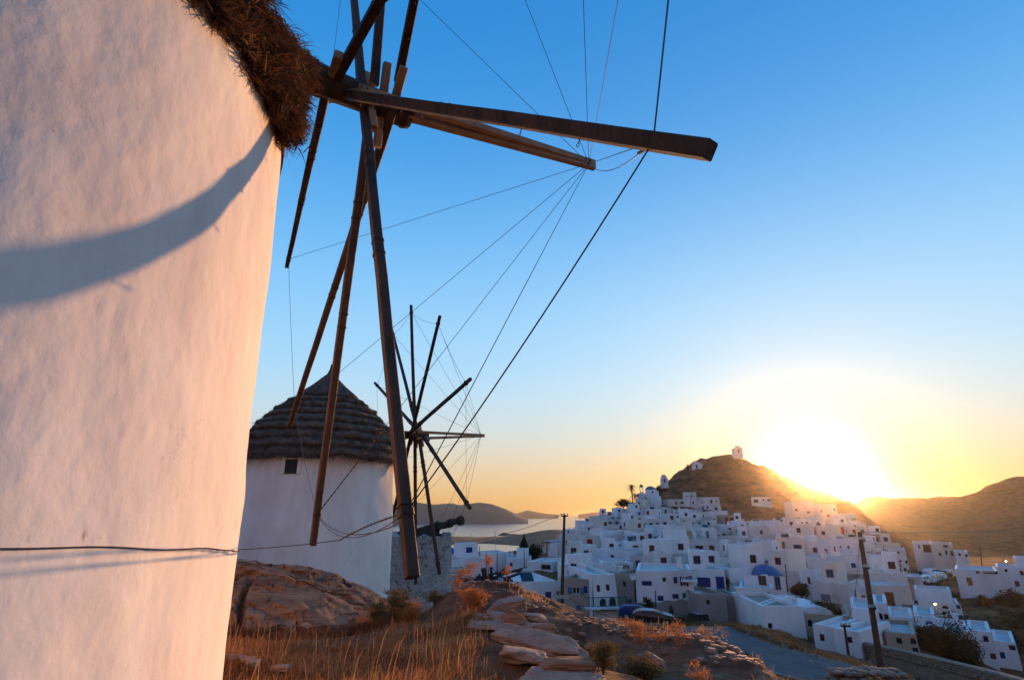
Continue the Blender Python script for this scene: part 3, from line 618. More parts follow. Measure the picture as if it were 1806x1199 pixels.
def roots_eave(rs, n):
    a = R(17) - np.abs(rs.normal(0, R(52), n)); lump, shf = eave_prof(a); k = rs.rand(n)
    dr = -.03 + .22*k + rs.normal(0,.02,n); dz = -.12 + rs.uniform(-.06, .62, n)*(dr > .05)
    P = np.stack([T1[0]+(RT+dr+lump)*np.cos(a), T1[1]+(RT+dr+lump)*np.sin(a), ZT+dz+lump*.6 + shf*1.05*np.clip((dz-.0)*1.6,0,1) - .10*shf*(dz < 0)], -1)
    fl = np.stack([N1.fbm(P[:,0]*5, P[:,1]*5, P[:,2]*5 + q_*11, octaves=2) for q_ in range(3)], -1)
    D = np.stack([np.cos(a)*.45, np.sin(a)*.45, np.full(n, -.65)], -1) + rs.normal(0,.30,(n,3)) + fl*1.5
    return P, D
V1, F1 = fibres(26000, roots_eave, .145, .0050, 5)
def roots_tuft(rs, n):     # the stiff bundle that sticks out above the shaft, and the matted roll that hangs below it
    h = n//2
    c1 = at_depth(486, 88, 6.55); c2 = at_depth(507, 195, 6.42)
    P = np.concatenate([c1 + rs.normal(0,.10,(h,3)), c2 + rs.normal(0,1,(n-h,3))*np.array([.07,.07,.16])])
    tgt = np.array(at_depth(545, 88, 6.3)) - c1
    D = np.concatenate([tgt/np.linalg.norm(tgt) + rs.normal(0,.30,(h,3)), np.array([.10,-.05,-.8]) + rs.normal(0,.40,(n-h,3))])
    return P, D
V2, F2 = fibres(5200, roots_tuft, .20, .0045, 6)
th_f2 = np_mesh('thatch_fibres', np.concatenate([V1, V2]), np.concatenate([F1, F2 + len(V1)]), M['straw_fibre'], mill); th_f2['kind'] = 'stuff'
# matted rolls that carry the tufts
for (u0, v0, u1, v1, d, r0) in ((425,30,478,80,6.45,.17),(455,62,492,140,6.4,.14),(496,120,508,218,6.42,.095),(440,55,480,100,6.2,.15)):
    mb = MB(); a, b = Vector(at_depth(u0,v0,d)), Vector(at_depth(u1,v1,d)); pts = [a.lerp(b, t/9) for t in range(10)]
    mb.tube(pts, r0, n=14, r1=r0*.75)
    o = mb.build('thatch_roll', M['straw'], mill, smooth=True)
    vs = np.array([v.co for v in o.data.vertices]); q = vs*7; vs += .05*np.stack([N1.fbm(q[:,0],q[:,1],q[:,2]+k*9) for k in range(3)], -1); o.data.vertices.foreach_set('co', vs.astype(np.float32).ravel()); o.data.update()

# wheel: shaft, ten arms on five cross beams, bowsprit, wires
HC = Vector((-1.9257, 5.6385, 5.0963)); AX = Vector((.84327, .5375, 0)).normalized()
HH = Vector((AX.y, -AX.x, 0)); VVv = Vector((0,0,1))
TH0 = -.66266; KONE = .06253; ARM = 5.8; OFFS = [-.0115, .0037, .1274, .2639, -.3212]
shaft = MB()
def ring(c, r, n=10, rot=0.0): return [c + (HH*math.cos(2*PI*k/n+rot) + VVv*math.sin(2*PI*k/n+rot))*r for k in range(n)]
def frustum(mb, stations, n=10, m=0):
    vs = []; 
    for t, r in stations: vs += ring(HC + AX*t, r, n, .3)
    fs = [tuple(reversed(range(n))), tuple(range((len(stations)-1)*n, len(stations)*n))]
    for i in range(len(stations)-1):
        for k in range(n): j = (k+1) % n; fs.append((i*n+k, (i+1)*n+k, (i+1)*n+j, i*n+j))
    fs = [tuple(reversed(f)) for f in fs]
    mb.add(vs, fs, m)
frustum(shaft, [(-2.6,.26),(-.75,.215),(-.35,.19),(.15,.175),(.62,.17),(.66,.16)])
sh_o = shaft.build('shaft', M['wood'], mill)
for t, r in ((.57,.178),(.42,.181),(-.62,.215)):
    mb = MB(); frustum(mb, [(t-.022,r),(t-.02,r+.006),(t+.02,r+.006),(t+.022,r)], 20); mb.build('iron_band', M['iron'], mill)
def armdir(i, opp=False):
    a = TH0 - i*R(36) + (PI if opp else 0)
    return (HH*math.cos(a) + VVv*math.sin(a))*math.cos(KONE) + AX*math.sin(KONE)
TIPPX = [(1252,265,None),(727,1018,None),(552,960,None),(511,750,None),(506,470,None)]
UPPX = [None, (625,0), (672,0), (731,0), (671,0)]      # where the upper arms cross the picture's edge
HUBPX = [(612,168),(640,172),(655,182),(694,190),(575,160)]; HUBUP = [None,(637,150),(660,150),(702,145),(592,142)]
tips = []; arms = []
def arm_object(a, b, label=None):
    """two lashed lengths with rope bands and small eye bolts"""
    a, b = Vector(a), Vector(b); d = (b-a).normalized(); L = (b-a).length
    mb = MB(); rr = random.Random(int(L*1000) + len(arms))
    up = AX
    tw_ = .096 if not arms else .082
    mb.beam(a, b, .105, tw_, .105, tw_, up=up, segs=9, wob=.004, rnd=rr)
    o = mb.build('arm', M['wood'], mill); arms.append(o)
    for t in (.22, .255, .47, .50, L*.0 + .93):
        q = a.lerp(b, t); s = .105 + (.082-.105)*t + .012; m2 = MB(); m2.beam(q - d*.014, q + d*.014, s, up=up); m2.build('rope_band', M['iron'], o)
    x = d.cross(up).normalized()
    for t in (.10,.17,.31,.40,.58,.70,.82):
        q = a.lerp(b, t) - x*.05; m2 = MB(); m2.tube([q, q - x*.03], .004, 5)
        c = q - x*.040; m2.tube([c + x*math.cos(k*PI/4)*.012 + d*math.sin(k*PI/4)*.012 for k in range(9)], .003, 4, cap=False)
        m2.build('eye_bolt', M['iron'], o)
    return o
model_depth_up = []
for i in range(5):
    hub = HC + AX*OFFS[i]
    tipm = hub + armdir(i)*ARM; dt = proj(tipm)[2]
    hu = Vector(at_depth(*HUBPX[i], proj(hub)[2] - (.12 if i != 1 else -.2))) if i != 0 else Vector(at_depth(*HUBPX[i], proj(hub)[2] - .22))
    if i == 0: dt *= 1.16
    if i == 1: dt = 3.46
    tp = Vector(at_depth(TIPPX[i][0], TIPPX[i][1], dt)); arm_object(hu, tp); tips.append(hu.lerp(tp, .93))
    # cross beam through the shaft that carries the pair
    w = armdir(i); n_ = AX*.10
    m2 = MB(); off = AX*(.095 if i in (1,2,3) else -.095 if i == 4 else -.02)
    c = HC + AX*(OFFS[i] if i not in (2,3) else OFFS[i] + .04)
    if i == 0: m2.beam(hu - (tp-hu).normalized()*.14 + AX*.0 - VVv*.0, hu + (tp-hu).normalized()*.5 + VVv*.075, .085, .08, up=AX)
    else: m2.beam(c - w*.55 + off, c + w*.55 + off, .10, .10, up=AX)
    m2.build('cross_beam', M['wood_new'], mill)
uptips = []
for i in range(5):
    hub = HC + AX*OFFS[i]; w = armdir(i, True)
    if i == 0:
        a = hub + w*.15; b = hub + w*ARM; arm_object(a, b); uptips.append(a.lerp(b,.93)); continue
    # find where the modelled arm passes the picture's upper edge, then set that point on the observed column
    s = next(k*.02 for k in range(1, 300) if proj(hub + w*k*.02)[1] < 0)
    dd = proj(hub + w*s)[2]
    a = Vector(at_depth(*HUBUP[i], proj(hub)[2] - (.12 if i == 4 else -.02))); q = Vector(at_depth(*UPPX[i], dd))
    b = a + (q - a).normalized()*ARM; arm_object(a, b); uptips.append(a.lerp(b, .93))
# bowsprit: two pale beams strapped to the shaft and meeting at the tip
BT = Vector(at_depth(1048, 292, 8.45)); BDIR = (BT - HC).normalized()
for (u0, v0, dd, w_) in ((632,157,6.72,.10),(716,204,7.15,.115)):
    a = Vector(at_depth(u0, v0, dd)); b = BT + (a - BT).normalized()*.0 + (Vector((0,0,.03)) if u0 == 632 else Vector((0,0,-.03)))
    mb = MB(); mb.beam(a, b, w_, .085, w_, .10, up=(0,0,1), segs=3); o = mb.build('bowsprit_beam', M['wood_new'], mill)
    for t in (.005, .96) if u0 != 632 else (.015, .035, .955, .98):
        q = a.lerp(b, t); m2 = MB(); m2.tube([q - Vector((0,.07,0)), q + Vector((0,.07,0))], .011, 6); m2.build('bolt', M['iron'], o)
WB = BT + (HC - BT).normalized()*.10
def wire_pts(a, b, sag=0.0, n=12):
    a, b = Vector(a), Vector(b); return [a.lerp(b, t/n) - Vector((0,0,sag*4*(t/n)*(1-t/n))) for t in range(n+1)]
def wire(name, a, b, r, m, parent, sag=0, n=10):
    mb = MB(); mb.tube(wire_pts(a, b, sag, n if sag else 1), r, 5); return mb.build(name, m, parent)
for q in tips + uptips[1:]: wire('stay_wire', WB, q, .0042, M['wire'], mill)
wire('stay_wire', WB, tips[0], .0042, M['wire'], mill, sag=.16)
order = [uptips[3], uptips[4], tips[0], tips[1], tips[2], tips[3], tips[4], uptips[0], uptips[1], uptips[2]]
for k in range(10):
    a, b = order[k], order[(k+1) % 10]
    wire('rim_wire', a, b, .0050 if k in (1,2) else .0038, M['wire'], mill, sag=.05 if k != 3 else .22)
# twisted rope ends tied to the arms
def rope(a, b, r=.009, m='iron', parent=None, sag=.05, turns=26, name='rope'):
    pts = wire_pts(a, b, sag, turns*4); d = (Vector(b)-Vector(a)).normalized(); x = d.cross(Vector((0,0,1))).normalized(); z = x.cross(d)
    mb = MB()
    for ph in (0, PI): mb.tube([p + x*math.cos(k*PI/3+ph)*r*.7 + z*math.sin(k*PI/3+ph)*r*.7 for k, p in enumerate(pts)], r*.75, 4)
    return mb.build(name, M[m], parent or mill)
rope(tips[0], tips[0].lerp(WB, .10) - Vector((0,0,.05)), sag=.01, turns=6)
p_t2 = Vector(arms[1].data.vertices[0].co)
tie2 = tips[1]; wa = Vector(at_depth(418, 969, 5.0))
mid = Vector(at_depth(600, 952, 4.9)); rope(tie2, mid, sag=-.02, turns=14, r=.0055); wire('tie_wire', mid, wa, .004, M['iron'], mill, sag=.01)
wire('tie_wire', tie2 + Vector((0,0,-.05)), tips[2], .0045, M['iron'], mill, sag=.16)
rope(tips[2], tips[2].lerp(WB, .22), sag=.0, turns=16, r=.007)
for q, dd in ((tips[1], (Vector(tips[1])-HC).normalized()),):
    for k in range(3):
        m2 = MB(); c = q + dd*(k*.035-.05); m2.beam(c - dd*.005, c + dd*.005, .098, up=AX); m2.build('rope_wrap', M['iron'], mill)
# wires that run from the wall past the view point: their shadows lie on the plaster
# cable round the tower at eye height
mb = MB(); pts = []
for k in range(90):
    a = R(-95 + k*2.0); s = (k*2.0)/180
    ad = -95 + k*2.0; z = -.118 - .172*max(0, ad+17)/43 + .006*math.sin(k*.9)*(1 if k % 7 else 0) - (.014 if 55 < k < 60 else 0)
    r0 = float(wall1(np.array(a), np.array(z))) + .012; pts.append((T1[0]+r0*math.cos(a), T1[1]+r0*math.sin(a), z))
mb.tube(pts, .0038, 6); mb.build('cable', M['iron'], mill)

# ================================================================== windmill 2
T2c = Vector((-6.99, 20.15, -2.95)); R2B, R2T, Z2 = 2.80, 2.60, 1.95
mill2 = thing('windmill', 'whole white windmill with stepped brown thatch cone and ten bare arms beyond the rock outcrop', 'windmill', T2c)
a2 = np.radians(np.arange(0,360,1.5)); z2 = np.linspace(-3.6, 2.25, 60); A, Z = np.meshgrid(a2, z2)
R0 = R2B + (R2T-R2B)*(Z+2.95)/(Z2+2.95); X, Y = R0*np.cos(A), R0*np.sin(A)
R0 = R0 + .03*N2.fbm(X*.8, Y*.8, Z*.8) + .008*N1.fbm(X*4, Y*4, Z*3)
V = np.stack([T2c.x+R0*np.cos(A), T2c.y+R0*np.sin(A), Z], -1).reshape(-1,3)
np_mesh('tower', V, grid_faces(len(z2), len(a2), wrap=True), M['lime'], mill2, smooth=True)
# stepped thatch
n_l = 9; lay = [(2.93,1.80),(2.84,2.10),(2.70,2.40),(2.52,2.70),(2.30,2.99),(2.04,3.28),(1.75,3.56),(1.42,3.84),(1.08,4.10)]
for k, (r0, zl) in enumerate(lay):
    rn, zn = lay[k+1] if k+1 < n_l else (.30, lay[k][1] + .85)
    last = k+1 == n_l
    an = np.radians(np.arange(0,360,2.0)); ln = .075*N1.fbm(np.cos(an)*6, np.sin(an)*6, k*3.3) + .05*N2.fbm(np.cos(an)*20, np.sin(an)*20, k*2.1)
    pr = [(r0-.22, .06),(r0-.08,-.05),(r0+.02,-.03),(r0+.055,.05),(r0+.03,.14),(rn+.02, zn-zl-.02),(rn-.08, zn-zl+.06)]
    if last: pr = [(r0-.22,.06),(r0-.08,-.05),(r0+.02,-.03),(r0+.03,.06),(r0-.10,.2),(r0*.62,.48),(.36,.78),(.13,1.0),(.05,1.2),(.015,1.42)]
    Vl = np.concatenate([np.stack([T2c.x+(r+ln*(.9 if j < 5 else .2)*(1 if r > .3 else .1))*np.cos(an), T2c.y+(r+ln*(.9 if j < 5 else .2)*(1 if r > .3 else .1))*np.sin(an), zl+z+ln*(.8 if j < 4 else .3)], -1) for j, (r, z) in enumerate(pr)])
    np_mesh('thatch_layer', Vl, grid_faces(len(pr), len(an), wrap=True), M['straw2'], mill2, smooth=True)
def roots2(rs, n):
    k = rs.randint(0, n_l, n); r0 = np.array([l[0] for l in lay])[k]; zl = np.array([l[1] for l in lay])[k]; a = rs.rand(n)*2*PI
    keep = 1
    P = np.stack([T2c.x+(r0+.02)*np.cos(a), T2c.y+(r0+.02)*np.sin(a), zl+rs.uniform(-.04,.10,n)], -1)
    return P, np.stack([np.cos(a)*.6, np.sin(a)*.6, np.full(n,-.7)], -1) + rs.normal(0,.3,(n,3))
V1, F1 = fibres(26000, roots2, .19, .007, 9)
o = np_mesh('thatch_fibres', V1, F1, M['straw_fibre2'], mill2); o['kind'] = 'stuff'
# small square opening under the eave
c = Vector(at_r(512, 822, 18.75)); d = Vector((c.x-T2c.x, c.y-T2c.y, 0)).normalized(); t = Vector((-d.y, d.x, 0))
mb = MB(); 
cc = Vector((T2c.x, T2c.y, c.z)) + d*2.60
mb.hexa([cc - t*.20 - d*.2 + Vector((0,0,-.22)), cc + t*.20 - d*.2 + Vector((0,0,-.22)), cc + t*.20 + d*.085 + Vector((0,0,-.22)), cc - t*.20 + d*.085 + Vector((0,0,-.22)),
         cc - t*.20 - d*.2 + Vector((0,0,.22)), cc + t*.20 - d*.2 + Vector((0,0,.22)), cc + t*.20 + d*.085 + Vector((0,0,.22)), cc - t*.20 + d*.085 + Vector((0,0,.22))])
mb.build('window', M['shade'], mill2)
for sg in (-1, 1):
    mb = MB(); e = cc + t*sg*.245 + d*.06; mb.box(e.x-.045, e.x+.045, e.y-.045, e.y+.045, e.z-.22, e.z+.26); mb.build('window_jamb', M['lime'], mill2)
# wheel 2
C2 = Vector((-3.914, 21.867, 3.03)); A2 = Vector((.867, .489, .02)).normalized(); H2 = A2.cross(Vector((0,0,1))).normalized(); V2v = H2.cross(A2)
mb = MB(); mb.tube([C2 - A2*2.4, C2 - A2*.2, C2 + A2*.55], .17, 10, .14); mb.build('shaft', M['wood'], mill2)
PX2 = {0:(830,668),1:(776,557),2:(725,538),3:(691,580),4:(661,675),5:(664,826),6:(684,948),7:(733,1030),8:(775,1012),9:(829,896)}
t2 = []
for i in range(10):
    off = A2*(((i % 5) - 2)*.16)
    w = H2*math.cos(.1284 + i*R(36)) + V2v*math.sin(.1284 + i*R(36)); dm = proj(C2 + w*5.6)[2]
    b = Vector(at_depth(*PX2[i], dm)); mb = MB(); a = C2 + off
    mb.beam(a, b, .12, .10, up=A2, segs=5, wob=.006); o = mb.build('arm', M['wood_grey'] if i < 4 else M['wood'], mill2); t2.append(a.lerp(b, .94))
    if i < 5:
        m2 = MB(); m2.beam(a - w*.5 + A2*.10, a + w*.5 + A2*.10, .10, .10, up=A2); m2.build('cross_beam', M['wood_new'], mill2)
    for tt in (.22,.25,.94): m2 = MB(); q = a.lerp(b, tt); dd = (b-a).normalized(); m2.beam(q - dd*.03, q + dd*.03, .14, up=A2); m2.build('rope_band', M['iron'], o)
B2 = Vector(at_depth(854, 768, 23.3))
for dz in (.12, -.14):
    mb = MB(); mb.beam(C2 + A2*.1 + Vector((0,-.12,dz)), B2 + Vector((0,0,dz*.15)), .11, .09, up=(0,0,1)); mb.build('bowsprit_beam', M['wood_new'], mill2)
for k in range(10):
    wire('rim_wire', t2[k], t2[(k+1) % 10], .006, M['wire'], mill2, sag=.12)
    wire('stay_wire', t2[k], B2 - A2*.15, .006, M['wire'], mill2)
# ================================================================== windmill 3 and 4: roofless stone towers with their timber left on top
def rubble_tower(cx, cy, r0, r1, zb, zt, rough=.12, parent=None, n=150, m=70, seed=3, cut=None):
    an = np.linspace(0, 2*PI, n, endpoint=False); zs = np.linspace(zb, zt, m); A, Z = np.meshgrid(an, zs)
    t = (Z-zb)/(zt-zb); R0 = r0+(r1-r0)*t; X, Y = R0*np.cos(A), R0*np.sin(A)
    R0 = R0 + rough*.6*np.abs(N2.fbm(X*1.6+seed, Y*1.6, Z*2.2)) - rough*.6*np.abs(N1.fbm(X*4, Y*4, Z*6+seed))
    top = .30*N1.fbm(np.cos(an)*2.5+seed, np.sin(an)*2.5) ; Z = Z + t**6*top[None,:]
    V = np.stack([cx+R0*np.cos(A), cy+R0*np.sin(A), Z], -1).reshape(-1,3)
    Vi = np.stack([cx+(r1-.55)*np.cos(an), cy+(r1-.55)*np.sin(an), zt+top], -1); Vb = Vi.copy(); Vb[:,2] = zt-1.5
    V = np.concatenate([V, Vi, Vb]); F = grid_faces(m+2, n, wrap=True)
    return np_mesh('wall', V, F, M['rubble'], parent, smooth=False)
q = at_r(734, 1075, 42); z3 = q[2]
mill3 = thing('ruined_windmill', 'roofless grey rubble windmill tower with a slanting timber shaft on top, behind the white mill', 'ruin', (q[0], q[1], z3))
z3t = at_r(740, 944, 42)[2]
rubble_tower(q[0], q[1], 2.45, 2.28, z3-1.5, z3t, parent=mill3, seed=5)
def logs(parent, lst, name='timber', m='wood_grey'):
    for (u0,v0,d0,u1,v1,d1,w) in lst:
        mb = MB(); mb.beam(at_depth(u0,v0,d0), at_depth(u1,v1,d1), w, w*.8, up=(0.2,0.1,1), segs=4, wob=w*.12); mb.build(name, M[m], parent)
logs(mill3, [(690,966,40.2,778,958,40.2,.55),(696,950,39.4,776,950,39.2,.5),(700,944,39.2,764,934,38.8,.45),(750,944,38.4,778,950,38.4,.4),(694,948,40,772,926,39,.42),(700,958,40,778,946,39,.30),(690,952,41.5,780,944,41,.34),(715,942,39.5,775,938,39.5,.30),(720,950,38.6,771,934,38.6,.26),(745,936,39,782,951,38.8,.24),(745,952,38.6,776,958,38.6,.3),(703,962,38.9,705,980,38.9,.12)])
mb = MB(); a, b = Vector(at_depth(762,930,39)), Vector(at_depth(815,917,37.5)); L = (b-a)
mb.beam(a, b, .50, .36, segs=6, wob=.05); mb.build('shaft', M['wood_grey'], mill3)
for t, s in ((.18,.36),(.60,.31),(.95,.34)):
    m2 = MB(); c = a+L*t; m2.tube([c - L.normalized()*.10, c + L.normalized()*.10], s, 9); m2.build('iron_band', M['iron'], mill3)
q4 = at_r(832, 1062, 60); z4 = q4[2]
mill4 = thing('ruined_windmill', 'low ruined stone mill drum heaped with collapsed black timbers beside the white houses', 'ruin', (q4[0], q4[1], z4))
rubble_tower(q4[0], q4[1], 3.35, 3.2, z4-2, at_r(832, 1027, 57)[2], parent=mill4, seed=9)
logs(mill4, [(808,1022,57,905,1024,57,.30),(812,1028,55,870,1014,56,.26),(852,1002,55,858,1030,55,.42),(856,1022,56,922,1002,57,.26),(806,1026,54.5,850,1022,54.5,.3),(870,1028,55,918,1010,56,.28),(840,1018,55.5,902,1020,55.5,.34),(860,1013,57,920,1006,57,.2),(812,1012,56,816,1030,56,.16),(845,1012,56,850,1024,56,.2),(874,1008,56,895,1026,56,.25),(895,1016,56,899,1034,56,.18),(820,1020,57,845,1028,55,.2),(866,1000,55,868,1024,55,.22)])
# ================================================================== the village
VR = random.Random(42)
def unit_mesh(name, boxes, mats):
    mb = MB()
    for q in boxes: mb.box(*q[:6], m=q[6] if len(q) > 6 else 0)
    me = bpy.data.meshes.new(name); me.from_pydata(mb.v, [], mb.f)
    for q in mats: me.materials.append(q)
    me.polygons.foreach_set('material_index', mb.m); me.update(); return me
UM = {}
def win_mesh(kind, colour):
    """unit sized (x -.5..+.5, z 0..1, y 0 = wall face, + into the wall)"""
    k = (kind, colour)
    if k in UM: return UM[k]
    c = M[colour]
    if kind == 'frame': b = [(-.5,-.40,.06,.12,0,1),(.40,.5,.06,.12,0,1),(-.40,.40,.06,.12,0,.08),(-.40,.40,.06,.12,.92,1),(-.035,.035,.065,.115,.08,.92)]; ms = [c]
    elif kind == 'pane': b = [(-.40,.40,.085,.10,.08,.92)]; ms = [M['glass']]
    elif kind == 'window': b = [(-.5,-.38,.05,.12,0,1,0),(.38,.5,.05,.12,0,1,0),(-.38,.38,.05,.12,0,.08,0),(-.38,.38,.05,.12,.92,1,0),(-.04,.04,.055,.12,.08,.92,0),(-.38,.38,.09,.115,.08,.92,1)]; ms = [c, M['glass']]
    elif kind == 'shutter': b = [(-.5,-.01,-.02,.05,0,1),(.01,.5,-.02,.05,0,1)] + [(-.44+.51*s, -.07+.51*s, -.035, -.02, .06+z*.115, .13+z*.115) for s in (0,1) for z in range(8)]; ms = [c]
    elif kind == 'leaf': b = [(-.5,.5,-.05,-.005,0,1)] + [(-.40,.40,-.065,-.05,.06+z*.115,.13+z*.115) for z in range(8)]; ms = [c]
    elif kind == 'door': b = [(-.5,.5,.04,.10,0,1),(-.40,-.06,.02,.04,.08,.48),(.06,.40,.02,.04,.08,.48),(-.40,-.06,.02,.04,.55,.92),(.06,.40,.02,.04,.55,.92)]; ms = [c]
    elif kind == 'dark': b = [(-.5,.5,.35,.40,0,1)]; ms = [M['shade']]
    UM[k] = unit_mesh(kind, b, ms); return UM[k]
def wall_holes(mb, P, X, Zv, w, z0, z1, holes, dep, n):
    """wall rectangle from P along X (length w), heights z0..z1; holes (x0,x1,za,zb,arch); reveals go in by dep along -n"""
    xs = sorted({0.0, w, *[h[0] for h in holes], *[h[1] for h in holes]}); zs = sorted({z0, z1, *[h[2] for h in holes], *[h[3] for h in holes]})
    pt = lambda x, z, d=0: tuple(P + X*x + Vector((0,0,z)) - n*d)
    for i in range(len(xs)-1):
        for j in range(len(zs)-1):
            cx, cz = (xs[i]+xs[i+1])/2, (zs[j]+zs[j+1])/2
            if any(h[0] < cx < h[1] and h[2] < cz < h[3] for h in holes): continue
            mb.add([pt(xs[i],zs[j]), pt(xs[i+1],zs[j]), pt(xs[i+1],zs[j+1]), pt(xs[i],zs[j+1])], [(0,1,2,3)])
    for (a, b, c, d, arch) in holes:
        if not arch:
            loop = [(a,c),(b,c),(b,d),(a,d)]
        else:
            r = (b-a)/2; m = (a+b)/2; sz = min(r, d-c); sp_ = d - sz; ks = [PI*k/10 for k in range(11)]
            arc = [(m + r*math.cos(t), sp_ + sz*math.sin(t)) for t in ks]
            loop = [(a,c),(b,c)] + arc
            right = [(b,d)] + [arc[k] for k in range(5,-1,-1)][::1]
            mb.add([pt(*q) for q in [(b,d)] + arc[0:6][::-1]], [tuple(range(7))][0:1])
            mb.add([pt(*q) for q in [(a,d)] + arc[5:11][::-1]], [tuple(range(7))][0:1])
            if sp_ > c + 1e-4: loop = [(a,c),(b,c)] + arc
        for k in range(len(loop)):
            q0, q1 = loop[k], loop[(k+1) % len(loop)]
            if abs(q0[0]-q1[0]) + abs(q0[1]-q1[1]) < 1e-5: continue
            mb.add([pt(*q0), pt(*q0, dep), pt(*q1, dep), pt(*q1)], [(0,1,2,3)])
def block(mb, x0, x1, y0, y1, z0, z1, front=(), left=(), right=(), par=.28, roof=1, thick=.28, dep=.22, par_on=True):
    """one rendered box with openings; walls material 0, roof material 1"""
    c = [Vector((x0,y0,0)), Vector((x1,y0,0)), Vector((x1,y1,0)), Vector((x0,y1,0))]
    j = lambda: VR.uniform(-.05,.05)
    wall_holes(mb, c[0], Vector((1,0,0)), None, x1-x0, z0, z1, [(h[0]-x0, h[1]-x0, h[2], h[3], h[4]) for h in front], dep, Vector((0,-1,0)))
    wall_holes(mb, c[1], Vector((0,1,0)), None, y1-y0, z0, z1, right, dep, Vector((1,0,0)))
    wall_holes(mb, c[3], Vector((0,-1,0)), None, y1-y0, z0, z1, left, dep, Vector((-1,0,0)))
    mb.add([tuple(c[2]+Vector((0,0,z0))), tuple(c[3]+Vector((0,0,z0))), tuple(c[3]+Vector((0,0,z1))), tuple(c[2]+Vector((0,0,z1)))], [(0,1,2,3)])
    t = thick; p = par if par_on else .02
    o = [(x0,y0,z1),(x1,y0,z1),(x1,y1,z1),(x0,y1,z1)]; i_ = [(x0+t,y0+t,z1+.02+j()*.3),(x1-t,y0+t,z1+.02),(x1-t,y1-t,z1+.02),(x0+t,y1-t,z1+.02)]
    b_ = [(q[0],q[1],z1-p) for q in i_]
    mb.add(o + i_ + b_, [(0,1,5,4),(1,2,6,5),(2,3,7,6),(3,0,4,7),(4,5,9,8),(5,6,10,9),(6,7,11,10),(7,4,8,11)], 0)
    mb.add(b_, [(0,1,2,3)], roof)
def put_openings(root, ops, near, colour):
    """ops: (face, x, y, z, w, h, kind, colour, rot)"""
    for (x, y, z, w, h, kind, col, rot) in ops:
        def put(name, mesh, parent, **kw):
            o = link(name, mesh, parent); return o
        if kind in ('win', 'archwin'):
            if near:
                o = link('window', win_mesh('frame', col), root); p = link('pane', win_mesh('pane', col), o)
            else: o = link('window', win_mesh('window', col), root)
        elif kind == 'shut': o = link('shutter', win_mesh('shutter', col), root)
        elif kind == 'open':     # window with both shutters folded back
            o = link('window', win_mesh('frame', 'white'), root); link('pane', win_mesh('pane', col), o)
            for sg in (-1, 1):
                l = link('shutter', win_mesh('leaf', col), root); q = Vector((sg*w*.76, 0, 0)); q.rotate(Matrix.Rotation(rot, 3, 'Z'))
                l.location = (x+q.x, y+q.y, z); l.scale = (w*.5, 1, h); l.rotation_euler = (0,0,rot)
        elif kind == 'door': o = link('door', win_mesh('door', col), root)
        else: o = link('opening', win_mesh('dark', 'shade'), root)
        o.location = (x, y, z); o.scale = (w, 1, h); o.rotation_euler = (0,0,rot)
def settle(mb, loc, h):
    v = np.array(mb.v); x, y, z = v[:,0]+loc[0], v[:,1]+loc[1], v[:,2]+loc[2]
    a = .05 + .012*h
    v[:,0] += a*N1.fbm(x*.35, y*.35, z*.35, octaves=2) - v[:,0]*.010*np.clip(v[:,2], 0, 8); v[:,2] += (a*1.1*N2.fbm(x*.4, y*.4, 3, octaves=2))*(v[:,2] > h-.9)
    mb.v = [tuple(q) for q in v]
HOUSES = []     # (root, u, v, desc, plan x, y, radius)
def house(name, root_loc, rz, w, d, h, wall, roof, front=(), left=(), right=(), near=False, label=None, base=4.0, extras=(), group='houses of the hillside village', par=.28, desc=''):
    root = thing(name, label, 'house' if name == 'house' else name, root_loc, rz, group)
    hf = [(x-ww/2, x+ww/2, z, z+hh, k in ('arch','archwin')) for (x, z, ww, hh, k, c) in front]
    hl = [(d/2 - (y+ww/2) , d/2 - (y-ww/2), z, z+hh, False) for (y, z, ww, hh, k, c) in left]
    hr = [(y-ww/2 + d/2, y+ww/2 + d/2, z, z+hh, False) for (y, z, ww, hh, k, c) in right]
    mb = MB(); block(mb, -w/2, w/2, -d/2, d/2, -base, h, hf, hl, hr, par=par); settle(mb, root_loc, h); mb.build('walls', [M[wall], M[roof]], root, world=False)
    ops = [(x, -d/2, z, ww, hh, k, c, 0) for (x, z, ww, hh, k, c) in front] + [(-w/2, y, z, ww, hh, k, c, -PI/2) for (y, z, ww, hh, k, c) in left] + [(w/2, y, z, ww, hh, k, c, PI/2) for (y, z, ww, hh, k, c) in right]
    put_openings(root, ops, near, None)
    for e in extras: e(root, w, d, h)
    u_, v_, _ = proj((root_loc[0], root_loc[1], root_loc[2]+h))
    HOUSES.append((root, u_, v_, desc, root_loc[0], root_loc[1], max(w, d)/2))
    return root
